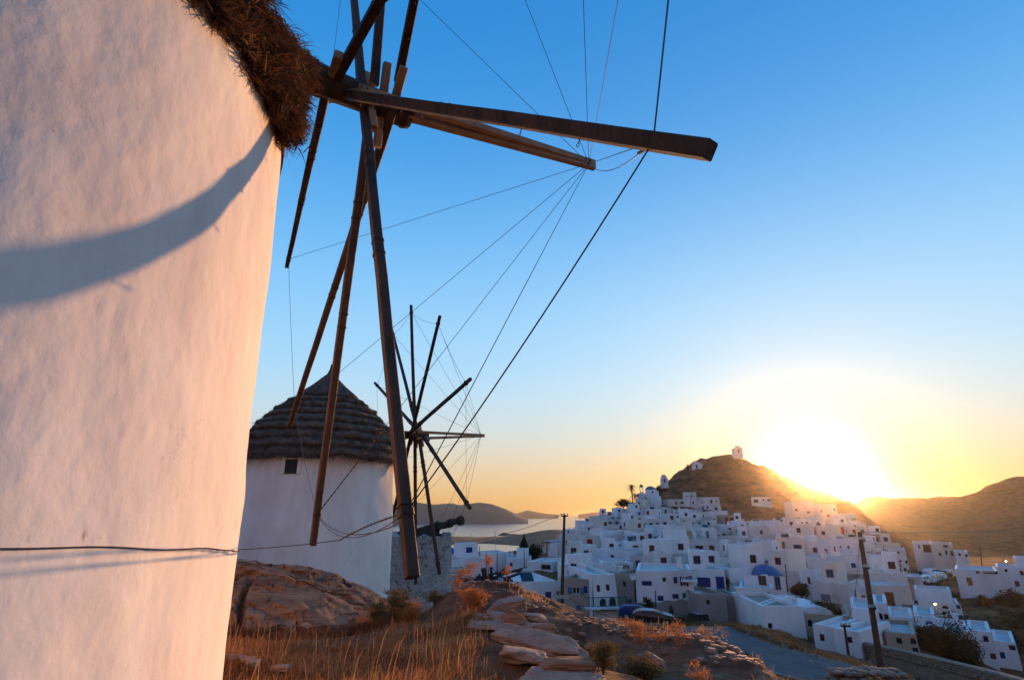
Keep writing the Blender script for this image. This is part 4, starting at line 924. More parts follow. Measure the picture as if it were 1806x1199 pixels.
# --- extras
def upper(x0, x1, y0, y1, hh, wall='white', roof='roof', front=()):
    def f(root, w, d, h):
        mb = MB(); block(mb, x0*w, x1*w, y0*d, y1*d, h-.3, h+hh, [(x-ww/2, x+ww/2, h+z, h+z+hz, k in ('arch','archwin')) for (x, z, ww, hz, k, c) in front]); mb.build('upper_room', [M[wall], M[roof]], root, world=False)
        put_openings(root, [(x, y0*d, h+z, ww, hz, k, c, 0) for (x, z, ww, hz, k, c) in front], False, None)
    return f
def chimney(x, y, hh=.7, s=.5):
    def f(root, w, d, h):
        mb = MB(); mb.box(x*w-s/2, x*w+s/2, y*d-s/2, y*d+s/2, h-.28, h+hh); mb.box(x*w-s*.65, x*w+s*.65, y*d-s*.65, y*d+s*.65, h+hh+.002, h+hh+.12); mb.build('chimney', M['white'], root, world=False)
    return f
def pergola(x0, x1, z, out=2.2, col='brown_paint'):
    def f(root, w, d, h):
        mb = MB(); n = 7
        mb.box(x0*w, x1*w, -d/2-out, -d/2-.003, z, z+.12); 
        mb.build('canopy', M[col], root, world=False)
        for sx in (x0*w+.1, x1*w-.1):
            mb = MB(); mb.box(sx-.07, sx+.07, -d/2-out+.05, -d/2-out+.19, -1.2, z-.002); mb.build('canopy_post', M[col], root, world=False)
    return f
def balcony(x0, x1, z, out=1.1, rail='green_paint', slab='white'):
    def f(root, w, d, h):
        mb = MB(); mb.box(x0, x1, -d/2-out, -d/2-.003, z-.16, z); mb.build('balcony_slab', M[slab], root, world=False)
        mb = MB(); y = -d/2-out+.03
        mb.box(x0, x1, y-.03, y+.03, z+.86, z+.93); mb.box(x0, x1, y-.02, y+.02, z+.10, z+.15)
        for s in (x0+.03, x1-.03): mb.box(s-.03, s+.03, y+.031, -d/2-.003, z+.86, z+.93)
        k = int((x1-x0)/.14)
        for i in range(k+1): q = x0+.02+(x1-x0-.04)*i/k; mb.box(q-.012, q+.012, y-.012, y+.012, z+.151, z+.859)
        o = mb.build('balcony_railing', M[rail], root, world=False); o['kind'] = 'stuff'
    return f
def stair(x0, x1, z0, z1, out=1.1, col='white', flip=False):
    def f(root, w, d, h):
        n = 12
        for i in range(n):
            a = x0 + (x1-x0)*i/n; b = x0 + (x1-x0)*(i+1)/n; zt = z0 + (z1-z0)*(i+1)/n if not flip else z1 - (z1-z0)*i/n
            mb = MB(); mb.box(min(a,b)+.001, max(a,b)-.001, -d/2-out, -d/2-.004, -4, zt); mb.build('stair_step', M[col], root, world=False)
    return f
def terrace_wall(x0, x1, out, z, col='white'):
    def f(root, w, d, h):
        mb = MB(); mb.box(x0*w, x1*w, -d/2-out, -d/2-.003, -4, z-.9); mb.build('terrace', M['roof'], root, world=False)
        mb = MB(); mb.box(x0*w, x1*w, -d/2-out-.2, -d/2-out-.002, -4, z); mb.build('terrace_wall', M[col], root, world=False)
    return f
def plinth(hh, col='grey_render'):
    def f(root, w, d, h):
        mb = MB(); n = 14; vs = []; top = [hh[0] + (hh[1]-hh[0])*k/n + VR.uniform(-.15,.15) for k in range(n+1)]
        for k in range(n+1):
            x = -w/2 - .02 + (w+.04)*k/n; vs += [(x, -d/2-.05, -4), (x, -d/2-.05, top[k]), (x, -d/2-.001, top[k])]
        mb.add(vs, [q for k in range(n) for q in ((3*k, 3*k+3, 3*k+4, 3*k+1), (3*k+1, 3*k+4, 3*k+5, 3*k+2))])
        mb.build('bare_plinth', M[col], root, world=False)
    return f
def heater(x, y):
    def f(root, w, d, h):
        mb = MB(); X, Y = x*w, y*d; mb.tube([(X-.65,Y,h+.75),(X+.65,Y,h+.75)], .24, 10); mb.build('water_tank', M['galv'], root, world=False)
        mb = MB(); mb.hexa([(X-.7,Y-1.3,h-.2),(X+.7,Y-1.3,h-.2),(X+.7,Y-.25,h+.5),(X-.7,Y-.25,h+.5),(X-.7,Y-1.32,h-.12),(X+.7,Y-1.32,h-.12),(X+.7,Y-.29,h+.58),(X-.7,Y-.29,h+.58)]); mb.build('solar_panel', M['glass'], root, world=False)
    return f
def aerial(x, y, hh=1.8):
    def f(root, w, d, h):
        mb = MB(); mb.tube([(x*w,y*d,h-.28),(x*w,y*d,h+hh)], .03, 4)
        for k in (.75,.85,.95): mb.box(x*w-.35, x*w+.35, y*d-.02, y*d+.02, h+hh*k, h+hh*k+.03)
        mb.build('aerial', M['galv'], root, world=False)
    return f
def dish(x, z):
    def f(root, w, d, h):
        mb = MB(); mb.lathe([(.02,0),(.2,.04),(.34,.12)], 12, (x, 0, 0)); mb.v = [(q[0], -d/2-.15-q[2], z+q[1]) for q in mb.v]; mb.tube([(x,-d/2-.003,z),(x,-d/2-.15,z)], .02, 4); mb.build('dish', M['white'], root, world=False)
    return f
def ac_unit(x, z, wd=1.3):
    def f(root, w, d, h):
        mb = MB(); mb.box(x-wd/2, x+wd/2, -d/2-.6, -d/2-.003, z, z+.8); mb.build('enclosed_balcony', M['white_warm'], root, world=False)
        mb = MB(); mb.box(x-wd/2+.08, x+wd/2-.08, -d/2-.62, -d/2-.601, z+.1, z+.7); mb.build('enclosed_balcony_screen', M['galv'], root, world=False)
    return f

def pxhouse(u0, u1, vt, vb, r0, r1=None, d=7, wall='white', roof='roof', ops=(), extras=(), label=None, near=True, left=(), right=(), zb=None, name='house', par=.28, desc=''):
    """a house whose lower facade corners stand at columns u0,u1 (distances r0,r1); openings as picture rectangles (u0,u1,v0,v1,kind,colour)"""
    r1 = r1 or r0
    wa = (u1-u0)/FPX*r0*.95; lim = .28 if u0 < 1400 else .0; r1 = r0 + max(-.28*wa, min(lim*wa, r1-r0))
    A, B = at_r(u0, vb, r0), at_r(u1, vb, r1)
    ax, ay, bx, by = A[0], A[1], B[0], B[1]
    w = math.hypot(bx-ax, by-ay); X = Vector((bx-ax, by-ay, 0)).normalized(); Yd = Vector((-X.y, X.x, 0))
    mid = Vector(((ax+bx)/2, (ay+by)/2, 0)); zb = min(A[2], B[2]) if zb is None else zb
    zt = (at_r(u0, vt, r0)[2]*.5 + at_r(u1, vt, r1)[2]*.5) if not isinstance(vt, tuple) else at_r(*vt)[2]
    loc = mid + Yd*(d/2); loc.z = zb; rz = math.atan2(X.y, X.x)
    P = Vector((ax, ay, 0)); fr = []
    for (a, b, c, e, k, col) in ops:
        def hit(u, v):     # where the ray through (u,v) meets the facade plane
            q = ray(u, v); nn = Yd; t = (P.x*nn.x + P.y*nn.y)/(q[0]*nn.x + q[1]*nn.y); return q*t
        um, vm = (a+b)/2, (c+e)/2
        L_, R_, T_, B_ = hit(a, vm), hit(b, vm), hit(um, c), hit(um, e)
        x0 = (L_[0]-mid.x)*X.x + (L_[1]-mid.y)*X.y; x1 = (R_[0]-mid.x)*X.x + (R_[1]-mid.y)*X.y
        xw = max(.35, x1-x0); xc = max(-w/2+xw/2+.08, min(w/2-xw/2-.08, (x0+x1)/2)); z0 = B_[2]-zb; hh = max(.4, min(T_[2]-B_[2], zt-zb-.25-z0))
        fr.append((xc, z0, xw, hh, k, col))
    # drop overlapping holes
    keep = []
    for q in fr:
        if all(abs(q[0]-p[0]) > (q[2]+p[2])/2+.03 or abs((q[1]+q[3]/2)-(p[1]+p[3]/2)) > (q[3]+p[3])/2+.03 for p in keep): keep.append(q)
    return house(name, loc, rz, w, d, zt-zb, wall, roof, keep, left, right, near, label, 4.0, extras, par=par, desc=desc)
BL, BR, BP, RD = 'blue', 'brown_paint', 'blue_pale', 'red_paint'
# -------- houses one can pick out, near to far
pxhouse(783,857,(820,985,84),1066,84,86,d=8, ops=[(785,793,1015,1030,'shut',BP),(802,812,1014,1028,'shut',BP),(826,834,1016,1028,'win',BR),(788,797,1050,1062,'door',BL)], label='tall pale blue-lit house with grey shutters and a terrace, between ruined tower and collapsed mill', extras=[upper(.02,.48,.0,.45,1.9,'white','roof',[(1.6,.5,1.0,.8,'shut',BL)]), aerial(.4,.3,3), balcony(-2.8,-.8,4.3)])
pxhouse(899,993,1028,1075,60,63,d=11, ops=[(908,917,1030,1033,'dark','shade'),(932,940,1044,1053,'shut',BL),(962,972,1043,1056,'shut',BL)], label='low white house with two deep blue shutters behind the ridge of rock', extras=[heater(.02,-.05), aerial(.3,.1,1.2)], roof='white')
pxhouse(994,1047,1019,1100,60,57,d=9, wall='beige', roof='roof_brown', ops=[(1009,1023,1035,1047,'open',BP),(1030,1036,1033,1045,'shut',BL),(1016,1024,1067,1081,'shut',BP)], label='beige two-storey house with blue shutters to the right of the tall pole'.replace('to the right of','just past'), extras=[chimney(-.3,.1)])
pxhouse(1047,1091,1012,1105,58,60,d=9, ops=[(1052,1058,1031,1043,'win',BR),(1069,1075,1029,1041,'win',BR),(1056,1068,1055,1077,'arch','shade'),(1073,1086,1053,1076,'arch','shade')], label='white house with two arches over a teal railed balcony', extras=[balcony(-2.1,1.9,-.15+2.0,1.0)], right=[(0,3.6,.8,1.0,'win',BR)])
pxhouse(1089,1123,1013,1095,62,60,d=8, wall='beige', roof='roof_brown', ops=[(1099,1104,1026,1034,'win',BR),(1106,1112,1055,1066,'open',BP)], label='narrow beige house with drainpipe between arched house and big white house')
pxhouse(1124,1231,1006,1092,60,60,d=9, ops=[(1132,1148,1024,1032,'shut',BL),(1169,1172,1019,1025,'win',BR),(1188,1194,1017,1028,'shut',BL),(1203,1210,1016,1033,'open',BL),(1215,1221,1015,1025,'shut',BL),
        (1135,1140,1052,1062,'shut',BR),(1160,1170,1050,1059,'shut',BL),(1186,1197,1047,1055,'shut',BL),(1205,1209,1045,1054,'door','green_paint'),(1219,1223,1044,1052,'win',BR)],
        label='large white two-storey house with many blue shutters and bare cement plinth above the parked car', extras=[plinth((1.5,2.05)), balcony(1.6,3.1,3.75,.8,'galv'), ac_unit(2.7,1.9), chimney(.3,.2), aerial(-.2,0,1.5), dish(-3.0,3.9)])
pxhouse(1232,1285,1048,1096,57,58,d=6, wall='grey_render', roof='roof_brown', ops=[(1246,1252,1059,1066,'win',BR)], label='plain brown cement house with one small window beside the big white house')
pxhouse(1286,1313,1051,1096,59,60,d=5, wall='grey_render', roof='roof', ops=[(1297,1302,1061,1077,'door','orange_paint')], label='small cement house with a bright orange door')
pxhouse(1310,1372,1036,1090,66,66,d=7, ops=[(1326,1332,1045,1051,'shut',BR),(1337,1345,1046,1054,'open',BL),(1353,1358,1044,1059,'door',BL)], label='white house with outside stair and blue door below the blue dome', extras=[stair(-3.9,-.2,0,2.1,1.1,'roof_brown'), chimney(.3,.2)])
pxhouse(1332,1350,1067,1114,54,52,d=8, label='white blank gable of the block beside the stair', ops=[(1336,1338,1075,1080,'win',BR)])
pxhouse(1349,1423,1068,1118,52,54,d=8, ops=[(1355,1361,1102,1108,'dark','shade')], label='big blank white block standing over the road bend', roof='roof_brown', extras=[chimney(-.42,.3,.5)])
pxhouse(1422,1512,1085,1140,55,57,d=8, wall='beige', roof='roof_brown', ops=[(1425,1430,1092,1104,'archwin',BL),(1477,1480,1101,1106,'win',BR)], label='wide beige house with a blue arched window above the road wall')
pxhouse(1440,1478,1104,1148,50,49,d=7, ops=[(1450,1453,1124,1130,'win',BR)], label='low white house with sloping roof at the roadside grass bank', roof='white')
pxhouse(1478,1523,1112,1160,49,48,d=6, ops=[(1498,1501,1128,1134,'win',BL),(1508,1511,1140,1144,'win',BR)], label='white roadside house behind the short pole')
pxhouse(1512,1562,1075,1146,54,56,d=7, ops=[(1521,1524,1098,1108,'win',BL),(1530,1536,1107,1117,'shut',BR),(1521,1523,1115,1119,'win',BL),(1548,1553,1107,1114,'win',BR)], label='white house directly behind the leaning pole', extras=[terrace_wall(-.3,.2,1.5,1.6)])
pxhouse(1548,1575,1064,1110,58,58,d=6, ops=[(1563,1569,1083,1096,'archwin',BL),(1552,1555,1082,1092,'arch','shade')], label='small white house with an arched blue window right of the leaning pole'.replace('right of','beyond'))
pxhouse(1575,1622,1090,1140,62,64,d=7, ops=[(1583,1589,1101,1106,'win',BL),(1605,1611,1100,1109,'shut',BL)], label='white house with two blue windows above the beige arched-window house')
pxhouse(1568,1625,1116,1158,52,54,d=6, wall='beige', roof='roof', ops=[(1585,1588,1127,1134,'win',BR),(1606,1616,1121,1134,'archwin',BL),(1613,1618,1147,1151,'win',BL)], label='beige house with round-headed window behind the long road wall')
pxhouse(1622,1662,1088,1138,64,66,d=7, ops=[(1636,1642,1095,1106,'shut',BL),(1647,1653,1121,1129,'win',BR)], label='white house with projecting upper floor beside the dark bushes', extras=[balcony(-1.6,1.6,1.8,1.0,'white')])
pxhouse(1602,1706,(1650,1062,86),1115,84,88,d=8, ops=[(1614,1618,1061,1065,'win',BL),(1662,1673,1067,1073,'archwin',BR),(1687,1693,1065,1073,'shut',BL),(1664,1668,1081,1084,'win',BP),(1692,1697,1086,1091,'shut',BL)], label='large white house with half-round window alone on the brown slope', extras=[upper(-.25,.4,-.1,.45,1.3), pergola(-.5,-.22,3.1,2.0,'roof_brown'), aerial(.2,.1,1.2)])
pxhouse(1664,1722,(1690,1108,70),1170,68,70,d=8, ops=[(1682,1686,1121,1129,'shut',RD),(1692,1696,1143,1149,'win',BR)], label='white house with a red shutter above the large dark bush', extras=[chimney(.2,.2)])
pxhouse(1720,1762,(1740,1112,70),1172,69,71,d=7, ops=[(1736,1742,1122,1133,'win',BL),(1746,1756,1134,1138,'dark','shade'),(1750,1760,1152,1162,'door',BR)], label='white stepped house with a maroon garage door')
pxhouse(1762,1801,(1785,1130,72),1176,71,73,d=7, ops=[(1765,1769,1150,1160,'door',BL),(1784,1796,1142,1147,'win',BL)], label='last white house of the lower row at the far edge of the village')
pxhouse(1694,1772,(1735,1003,112),1052,110,116,d=9, ops=[(1721,1728,1007,1011,'win',BL),(1705,1714,1018,1032,'door',BR),(1742,1768,1003,1012,'dark','shade')], label='long white house with a shaded porch on the slope under the mountain', near=False)
pxhouse(1768,1832,(1795,1001,116),1052,116,120,d=9, ops=[(1772,1777,1003,1009,'win',BR),(1790,1798,1024,1034,'door',BR),(1799,1806,1006,1014,'dark','shade')], label='white house cut by the picture edge on the slope under the mountain', near=False, extras=[upper(.1,.5,.0,.4,1.3)])
pxhouse(1556,1612,(1580,968,132),1035,130,134,d=8, ops=[(1573,1577,970,978,'win',BR),(1583,1587,971,977,'win',BR),(1588,1590,988,991,'win',BL),(1602,1607,988,994,'win',BR),(1584,1590,1001,1007,'archwin',BR),(1594,1600,1001,1007,'archwin',BR),(1604,1608,1005,1015,'door',BR)], label='tall three-storey white house at the inland end of the village', near=False)
pxhouse(1449,1502,(1470,985,112),1032,112,112,d=9, ops=[(1457,1462,994,1000,'win',BR),(1474,1478,994,998,'win',BR),(1480,1486,1010,1014,'win',BR)], label='broad plain white house in the middle of the village with three brown windows', near=False)
pxhouse(1500,1542,(1520,983,110),1034,110,112,d=9, ops=[(1501,1508,993,1000,'win',BR),(1502,1516,1006,1014,'dark','shade'),(1548,1551,1023,1030,'door',BR)], label='white house with a walled balcony behind the leaning pole top', near=False)
pxhouse(1392,1443,(1418,1006,96),1042,95,97,d=8, ops=[(1398,1408,1013,1021,'win',BR),(1416,1421,1014,1024,'door',BR),(1432,1440,1010,1020,'dark','shade'),(1434,1440,1027,1038,'archwin',BR)], label='pinkish white house with brown shutters and arched doorway uphill of the blue dome', near=False)
pxhouse(1397,1448,953,978,145,145,d=8, ops=[(1414,1423,958,963,'win',BR),(1435,1440,957,963,'win',BR),(1420,1423,969,973,'win',BR)], label='white house with wide brown window under the sunlit terraces', near=False)
pxhouse(1303,1339,958,985,128,128,d=7, ops=[(1308,1313,962,967,'win',BR),(1319,1323,962,972,'door',RD),(1328,1334,962,968,'win',BR)], label='neat white house with red door between two windows, mid village', near=False)
# top of the village
pxhouse(1206,1232,868,905,238,238,d=9, ops=[(1209,1212,873,876,'win',BP),(1219,1221,872,877,'win',BL),(1221,1224,884,888,'win',BL)], label='tallest white block at the top of the village under the bare hill', near=False)
pxhouse(1231,1273,876,906,240,240,d=9, ops=[(1236,1239,884,887,'win',BL),(1252,1256,881,887,'archwin',BR),(1262,1265,882,885,'win',BR),(1246,1249,892,896,'shut',BL),(1259,1262,892,896,'win',BR),(1238,1241,892,897,'archwin',BP)], label='wide white house with scattered small windows joined to the tallest block', near=False)
pxhouse(1178,1208,880,900,236,238,d=7, ops=[(1200,1206,884,888,'archwin',BR),(1191,1194,884,889,'door',BR)], label='cream terrace house stepping down to the seaward of the tallest block', wall='white_warm', near=False)
pxhouse(1326,1361,876,892,248,248,d=7, ops=[(1329,1337,880,886,'dark','shade'),(1345,1348,880,883,'win',BR),(1354,1360,880,883,'win',BR)], label='single white house alone on the brown hillside above the village', near=False)
pxhouse(1294,1315,873,888,256,256,d=6, wall='roof_brown', roof='roof_brown', ops=[(1299,1303,880,885,'dark','shade')], label='earth-coloured ruin of a house tucked into the bare hillside', near=False)
pxhouse(1399,1441,(1420,884,228),915,226,230,d=8, ops=[(1402,1407,897,901,'win',BR),(1423,1429,901,905,'win',BR)], label='high cream house nearest the glow of the sun', wall='white_warm', near=False)
pxhouse(1440,1482,(1460,889,222),925,222,222,d=8, ops=[(1446,1450,899,903,'win',BR),(1458,1464,907,911,'win',BR),(1470,1474,896,900,'win',BR)], label='sunlit cream block below the sun with three windows', wall='white_warm', near=False)
pxhouse(1478,1516,(1497,905,206),942,206,206,d=8, ops=[(1480,1483,918,924,'win',BR),(1495,1502,920,926,'archwin',BR),(1506,1513,920,926,'archwin',BR),(1496,1504,930,935,'dark','shade'),(1484,1488,930,936,'win',BR)], label='cream house with a pair of arches at the inland corner of the upper village', wall='white_warm', near=False)
pxhouse(1475,1550,(1512,953,140),990,140,140,d=9, ops=[(1480,1484,962,967,'win',BR),(1494,1498,962,967,'win',BR)], label='long white house beside the gabled belfry', near=False)
# inland cluster under the mountain
pxhouse(1615,1650,(1632,956,156),990,156,158,d=8, ops=[(1619,1622,960,967,'win',BR),(1632,1648,960,974,'dark','shade')], label='pink-white house with deep porch in the cluster under the mountain', near=False)
pxhouse(1650,1690,(1668,958,155),1003,153,156,d=9, ops=[(1655,1660,974,980,'win',BR),(1667,1671,970,978,'archwin',BR),(1682,1688,971,980,'win',BR),(1663,1672,960,966,'dark','shade')], label='largest house of the cluster under the mountain with pale balconies', wall='white_warm', near=False)
pxhouse(1688,1712,(1700,972,152),996,151,153,d=7, ops=[(1690,1695,974,980,'dark','shade'),(1704,1709,977,982,'win',BR)], label='smallest low house at the downhill end of the cluster under the mountain', near=False)
# seaward group beyond the collapsed mill
pxhouse(860,900,(880,975,105),1000,104,106,d=8, ops=[(864,869,1000,1004,'shut',BL)], label='white cube with dark aerial posts before the bay, just past the collapsed mill', near=False, extras=[aerial(.1,0,4)])
pxhouse(893,938,(915,984,98),1012,98,98,d=9, ops=[(899,904,992,998,'shut',BL)], label='long white house in front of the two dark conifers', near=False, extras=[upper(-.1,.4,-.1,.4,1.2), chimney(-.3,.1)])
pxhouse(930,975,(952,990,92),1016,92,90,d=9, ops=[(955,972,996,1004,'dark','shade')], label='low white house with shaded veranda next to the dark conifers', near=False)
pxhouse(998,1042,(1020,982,92),1010,92,92,d=8, ops=[(1014,1021,986,991,'win',BR)], label='white single-window house right behind the tall pole'.replace('right behind','behind'), near=False)

LANDMARKS = [('tallest block', 1219, 868),('main church', 1150, 860),('blue dome', 1352, 1003),('gabled belfry', 1536, 960),('two dark conifers', 935, 970),('tall near pole', 995, 950),
  ('red doored house', 1320, 960),('arched-window pair', 1504, 915),('large round bush', 1262, 1025),('big white plinth house', 1180, 1010),('sunlit cream block', 1461, 890),('lone hillside house', 1343, 878),
  ('three-storey end house', 1582, 968),('small arched belfry', 1403, 1055),('tall palm', 1116, 880),('broad plain house', 1475, 988),('teal railed balcony', 1070, 1012),('seaward village edge', 985, 935),('orange door', 1300, 1052),('white house with brown shutters', 1418, 1006),('leaning pole', 1530, 1010),('middle thin pole', 1152, 940),('terrace tree', 1230, 920)]
ORD = ['nearest','second','third','fourth','fifth','sixth','seventh','eighth','ninth','tenth','eleventh','twelfth','thirteenth','fourteenth','fifteenth','sixteenth']
auto = []
def desc_of(wall, nw, col, feats):
    tone = {'white':'white','white_old':'weathered white','white_warm':'cream','beige':'beige','grey_render':'cement','roof_brown':'earthen'}[wall]
    c = {BL:'blue',BR:'brown',BP:'pale blue',RD:'red','green_paint':'teal'}[col]
    return tone, c, nw, feats
# fill houses row by row up the slope
def left_u(r): return float(np.interp(r, [66,80,95,105,120,150,190,215,235,255], [915,985,990,990,962,972,1015,1055,1120,1200]))
def right_u(r): return float(np.interp(r, [66,80,95,105,120,150,190,215,235,255], [1330,1500,1540,1545,1560,1548,1530,1512,1490,1300]))
def free(x, y, rad):
    return all((x-q[4])**2 + (y-q[5])**2 > (.66*(rad+q[6]))**2 for q in HOUSES)
rr0 = 72.0; row = 0
while rr0 < 238:
    u = left_u(rr0) + VR.uniform(0, 12); ur = right_u(rr0)
    while u < ur:
        w = VR.choice([3.2,3.7,4.2,4.8,5.4,6.2,7.4]); r = rr0 + VR.uniform(-3.0, 3.0)
        uc = u + w*.5/r*1000; th = UH(uc); x, y = r*math.sin(th), r*math.cos(th); u += (w + VR.uniform(-.3, 1.3))/r*FPX*1.06
        if (905 < uc < 1000 and rr0 < 112) or (rr0 > 205 and (1268 < uc < 1395)) or (rr0 > 222 and 1175 < uc < 1300): continue           # bare hillside above the houses
        if rr0 > 226 and 1175 > uc > 1100: continue             # church hill
        if VR.random() < .05 or not free(x, y, w/2 + 1): continue
        h = VR.choice([2.5,2.8,3.0]) if (rr0 > 205 or uc < 1000 or (rr0 > 185 and 1268 < uc < 1395)) else VR.choice([2.6,2.9,3.2,3.5,4.2,5.2,5.6]) if rr0 > 100 else VR.choice([2.6,2.9,3.3,4.0])
        z = gz1(x, y)
        d = VR.uniform(4.2, 7.0); wall = VR.choices(['white','white_old','white_warm','beige'], [.48,.26,.20,.06])[0]; roof = VR.choices(['roof','white','roof_brown'], [.45,.40,.15])[0]
        col = VR.choices([BL,BR,BP,RD], [.20,.60,.13,.07])[0]
        fr = []; nfl = 2 if h > 4.2 else 1; nw = 0
        for fl in range(nfl):
            z0 = h - 2.35 if fl == nfl-1 else h - 5.0
            if z0 < -.5: z0 = .2
            xs = -w/2 + VR.uniform(.7, 1.3)
            while xs < w/2 - .7:
                k = VR.random(); ww = VR.choice([.55,.75,.95,1.4])
                if k < .62:
                    hh = VR.choice([.7,1.0,1.2]); fr.append((xs+ww/2, z0+.5, ww, hh, VR.choice(['win','win','shut']), col)); nw += 1
                elif k < .80: fr.append((xs+.45, z0-.35, .9, 2.0, 'door', col))
                elif k < .86: fr.append((xs+.6, z0+.1, 1.2, 1.5, 'archwin', col)); nw += 1
                xs += ww + VR.uniform(.6, 1.7)
        fr = [q for q in fr if abs(q[0]) + q[2]/2 < w/2 - .12]
        lf = [(VR.uniform(-1.2,1.2), h-1.7, .7, .9, 'win', col)] if VR.random() < .5 else []
        rt = [(VR.uniform(-1.2,1.2), h-1.7, .7, .9, 'win', col)] if VR.random() < .5 else []
        ex, feats = [], ''
        if VR.random() < (.34 if (rr0 < 205 and uc > 1010 and not (rr0 > 180 and 1268 < uc < 1395)) else .0):
            a = VR.uniform(-.5,.0); b = a + VR.uniform(.35,.5); ex.append(upper(a+.01, b, -.3, .45, VR.uniform(1.8,2.5), VR.choice(['white','white','white_warm']), 'roof', [((a+b)/2*w, .5, .8, .9, 'win', col)])); feats = 'roof room'
        if VR.random() < .40: ex.append(chimney(VR.uniform(-.4,.4), VR.uniform(-.3,.4))); feats = feats or 'chimney'
        if VR.random() < .20: ex.append(heater(VR.uniform(-.25,.25), .1)); feats = 'water tank'
        if VR.random() < .5: ex.append(aerial(VR.uniform(-.4,.4), VR.uniform(-.3,.4), VR.uniform(1,2.4)))
        if VR.random() < .24: ex.append(pergola(-.5, VR.uniform(-.1,.4), h-.35 if h < 4 else h-3.0, 1.8, VR.choice(['roof_brown','brown_paint']))); feats = 'porch roof'
        if VR.random() < .30: ex.append(terrace_wall(-.5, VR.uniform(.1,.5), VR.uniform(1.2,2.5), VR.uniform(.6,1.8), VR.choice(['white','white','white_warm']))); feats = feats or 'terrace'
        if VR.random() < .12: ex.append(stair(-w*.4, w*.1, .2, h-2.4 if h > 4 else 1.2, .9))
        rt_ = house('house', (x, y, z), -th + VR.choice([-.45,-.25,-.1,.05,.15,.3,.5]), w, d, h, wall, roof, fr, lf, rt, False, None, 4.0, ex, desc='')
        u_, v_, _ = proj((x, y, z+h)); auto.append((rt_, u_, v_, desc_of(wall, nw, col, feats), h, w))
    rr0 += 5.9 if rr0 < 120 else 6.6; row += 1
byk = {}
for a in auto:
    lm = min(LANDMARKS, key=lambda q: math.hypot(q[1]-a[1], (q[2]-a[2])*1.6)); du, dv = a[1]-lm[1], (a[2]-lm[2])*1.6
    dr = ('inland of' if du > 0 else 'seaward of') if abs(du) > abs(dv) else ('downhill of' if dv > 0 else 'uphill of')
    byk.setdefault((lm[0], dr), []).append((math.hypot(du, dv), a))
for (lmn, dr), lst in byk.items():
    lst.sort(key=lambda q: q[0])
    for n_, (_, a) in enumerate(lst):
        tone, c, nw, feats = a[3]; size = 'tall' if a[4] > 5 else ('low' if a[4] < 3.3 else 'mid-sized'); wd = 'wide ' if a[5] > 8.5 else ('narrow ' if a[5] < 5.2 else '')
        a[0]['label'] = f"{size} {wd}{tone} house, {c} openings{', '+feats if feats else ''}, {ORD[min(n_,15)]} {dr} the {lmn}"
        if len(a[0]['label'].split()) > 16: a[0]['label'] = f"{wd}{tone} house, {c} openings, {ORD[min(n_,15)]} {dr} the {lmn}"
VEG_SPOTS = []
# ================================================================== churches
def dome_mb(c, r, hz, mb=None, n=24, m=0, rings=8):
    mb = mb or MB(); mb.lathe([(r*math.cos(k*PI/2/rings), hz*math.sin(k*PI/2/rings)) for k in range(rings)] + [(.01, hz)], n, c, m); return mb
def cross(mb, x, y, z, s=.8):
    mb.box(x-.05, x+.05, y-.05, y+.05, z, z+s); mb.box(x-.28*s, x+.28*s, y-.045, y+.045, z+s*.6, z+s*.6+.09)
# blue-domed church in the lower village
q = at_r(1351, 1046, 72); th = math.atan2(q[0], q[1])
ch = thing('church', 'white church with a round blue dome low in the village', 'church', q, -th)
zr = at_r(1351, 1018, 72)[2] - q[2]; wch = 50/FPX*72*.95
mb = MB(); block(mb, -wch/2-.3, wch/2+.3, -1.8, 5.5, -4, zr-.7, [(-.6,.2,1.0,2.0,False),(1.0,1.6,.6,2.0,False)], par=.1); mb.build('walls', [M['white'], M['white']], ch, world=False)
put_openings(ch, [(-.2,-1.8,1.0,.8,1.0,'win',BR,0),(1.3,-1.8,.6,.6,1.4,'win',BP,0)], False, None)
mb = MB(); mb.lathe([(1.75,-.9),(1.75,0.0),(1.68,.06)], 28, (.25,1.6,zr)); mb.build('drum', M['white'], ch, smooth=True, world=False)
dome_mb((.25,1.6,zr), 1.60, 1.28).build('dome', M['dome_blue'], ch, smooth=True, world=False)
mb = MB(); cross(mb, .25, 1.6, zr+1.25, .7); mb.build('cross', M['white'], ch, world=False)
# small lantern tower beside it
q = at_r(1335, 1020, 76); lt = thing('bell_tower', 'tiny white tower with a pale blue pyramid cap beside the blue dome', 'tower', q, -th)
mb = MB(); mb.box(-.6,.6,-.6,.6,-4,1.2); mb.build('shaft', M['white'], lt, world=False)
mb = MB(); mb.add([(-.7,-.7,1.203),(.7,-.7,1.203),(.7,.7,1.203),(-.7,.7,1.203),(0,0,1.9)], [(3,2,1,0),(0,1,4),(1,2,4),(2,3,4),(3,0,4)]); mb.build('roof', M['blue_pale'], lt, world=False)
o = link('window', win_mesh('window', BL), lt); o.location = (0,-.68,.2); o.scale = (.4,1,.7)
# small domed church far at the seaward side
q = at_r(797, 976, 100); sc = thing('chapel', 'small blue-domed chapel rising behind the tall house near the bay', 'chapel', q, 0)
mb = MB(); mb.lathe([(1.0,-3),(1.0,.02)], 20); mb.build('drum', M['white'], sc, world=False)
dome_mb((0,0,.02), 1.0, .95).build('dome', M['dome_blue'], sc, smooth=True, world=False)
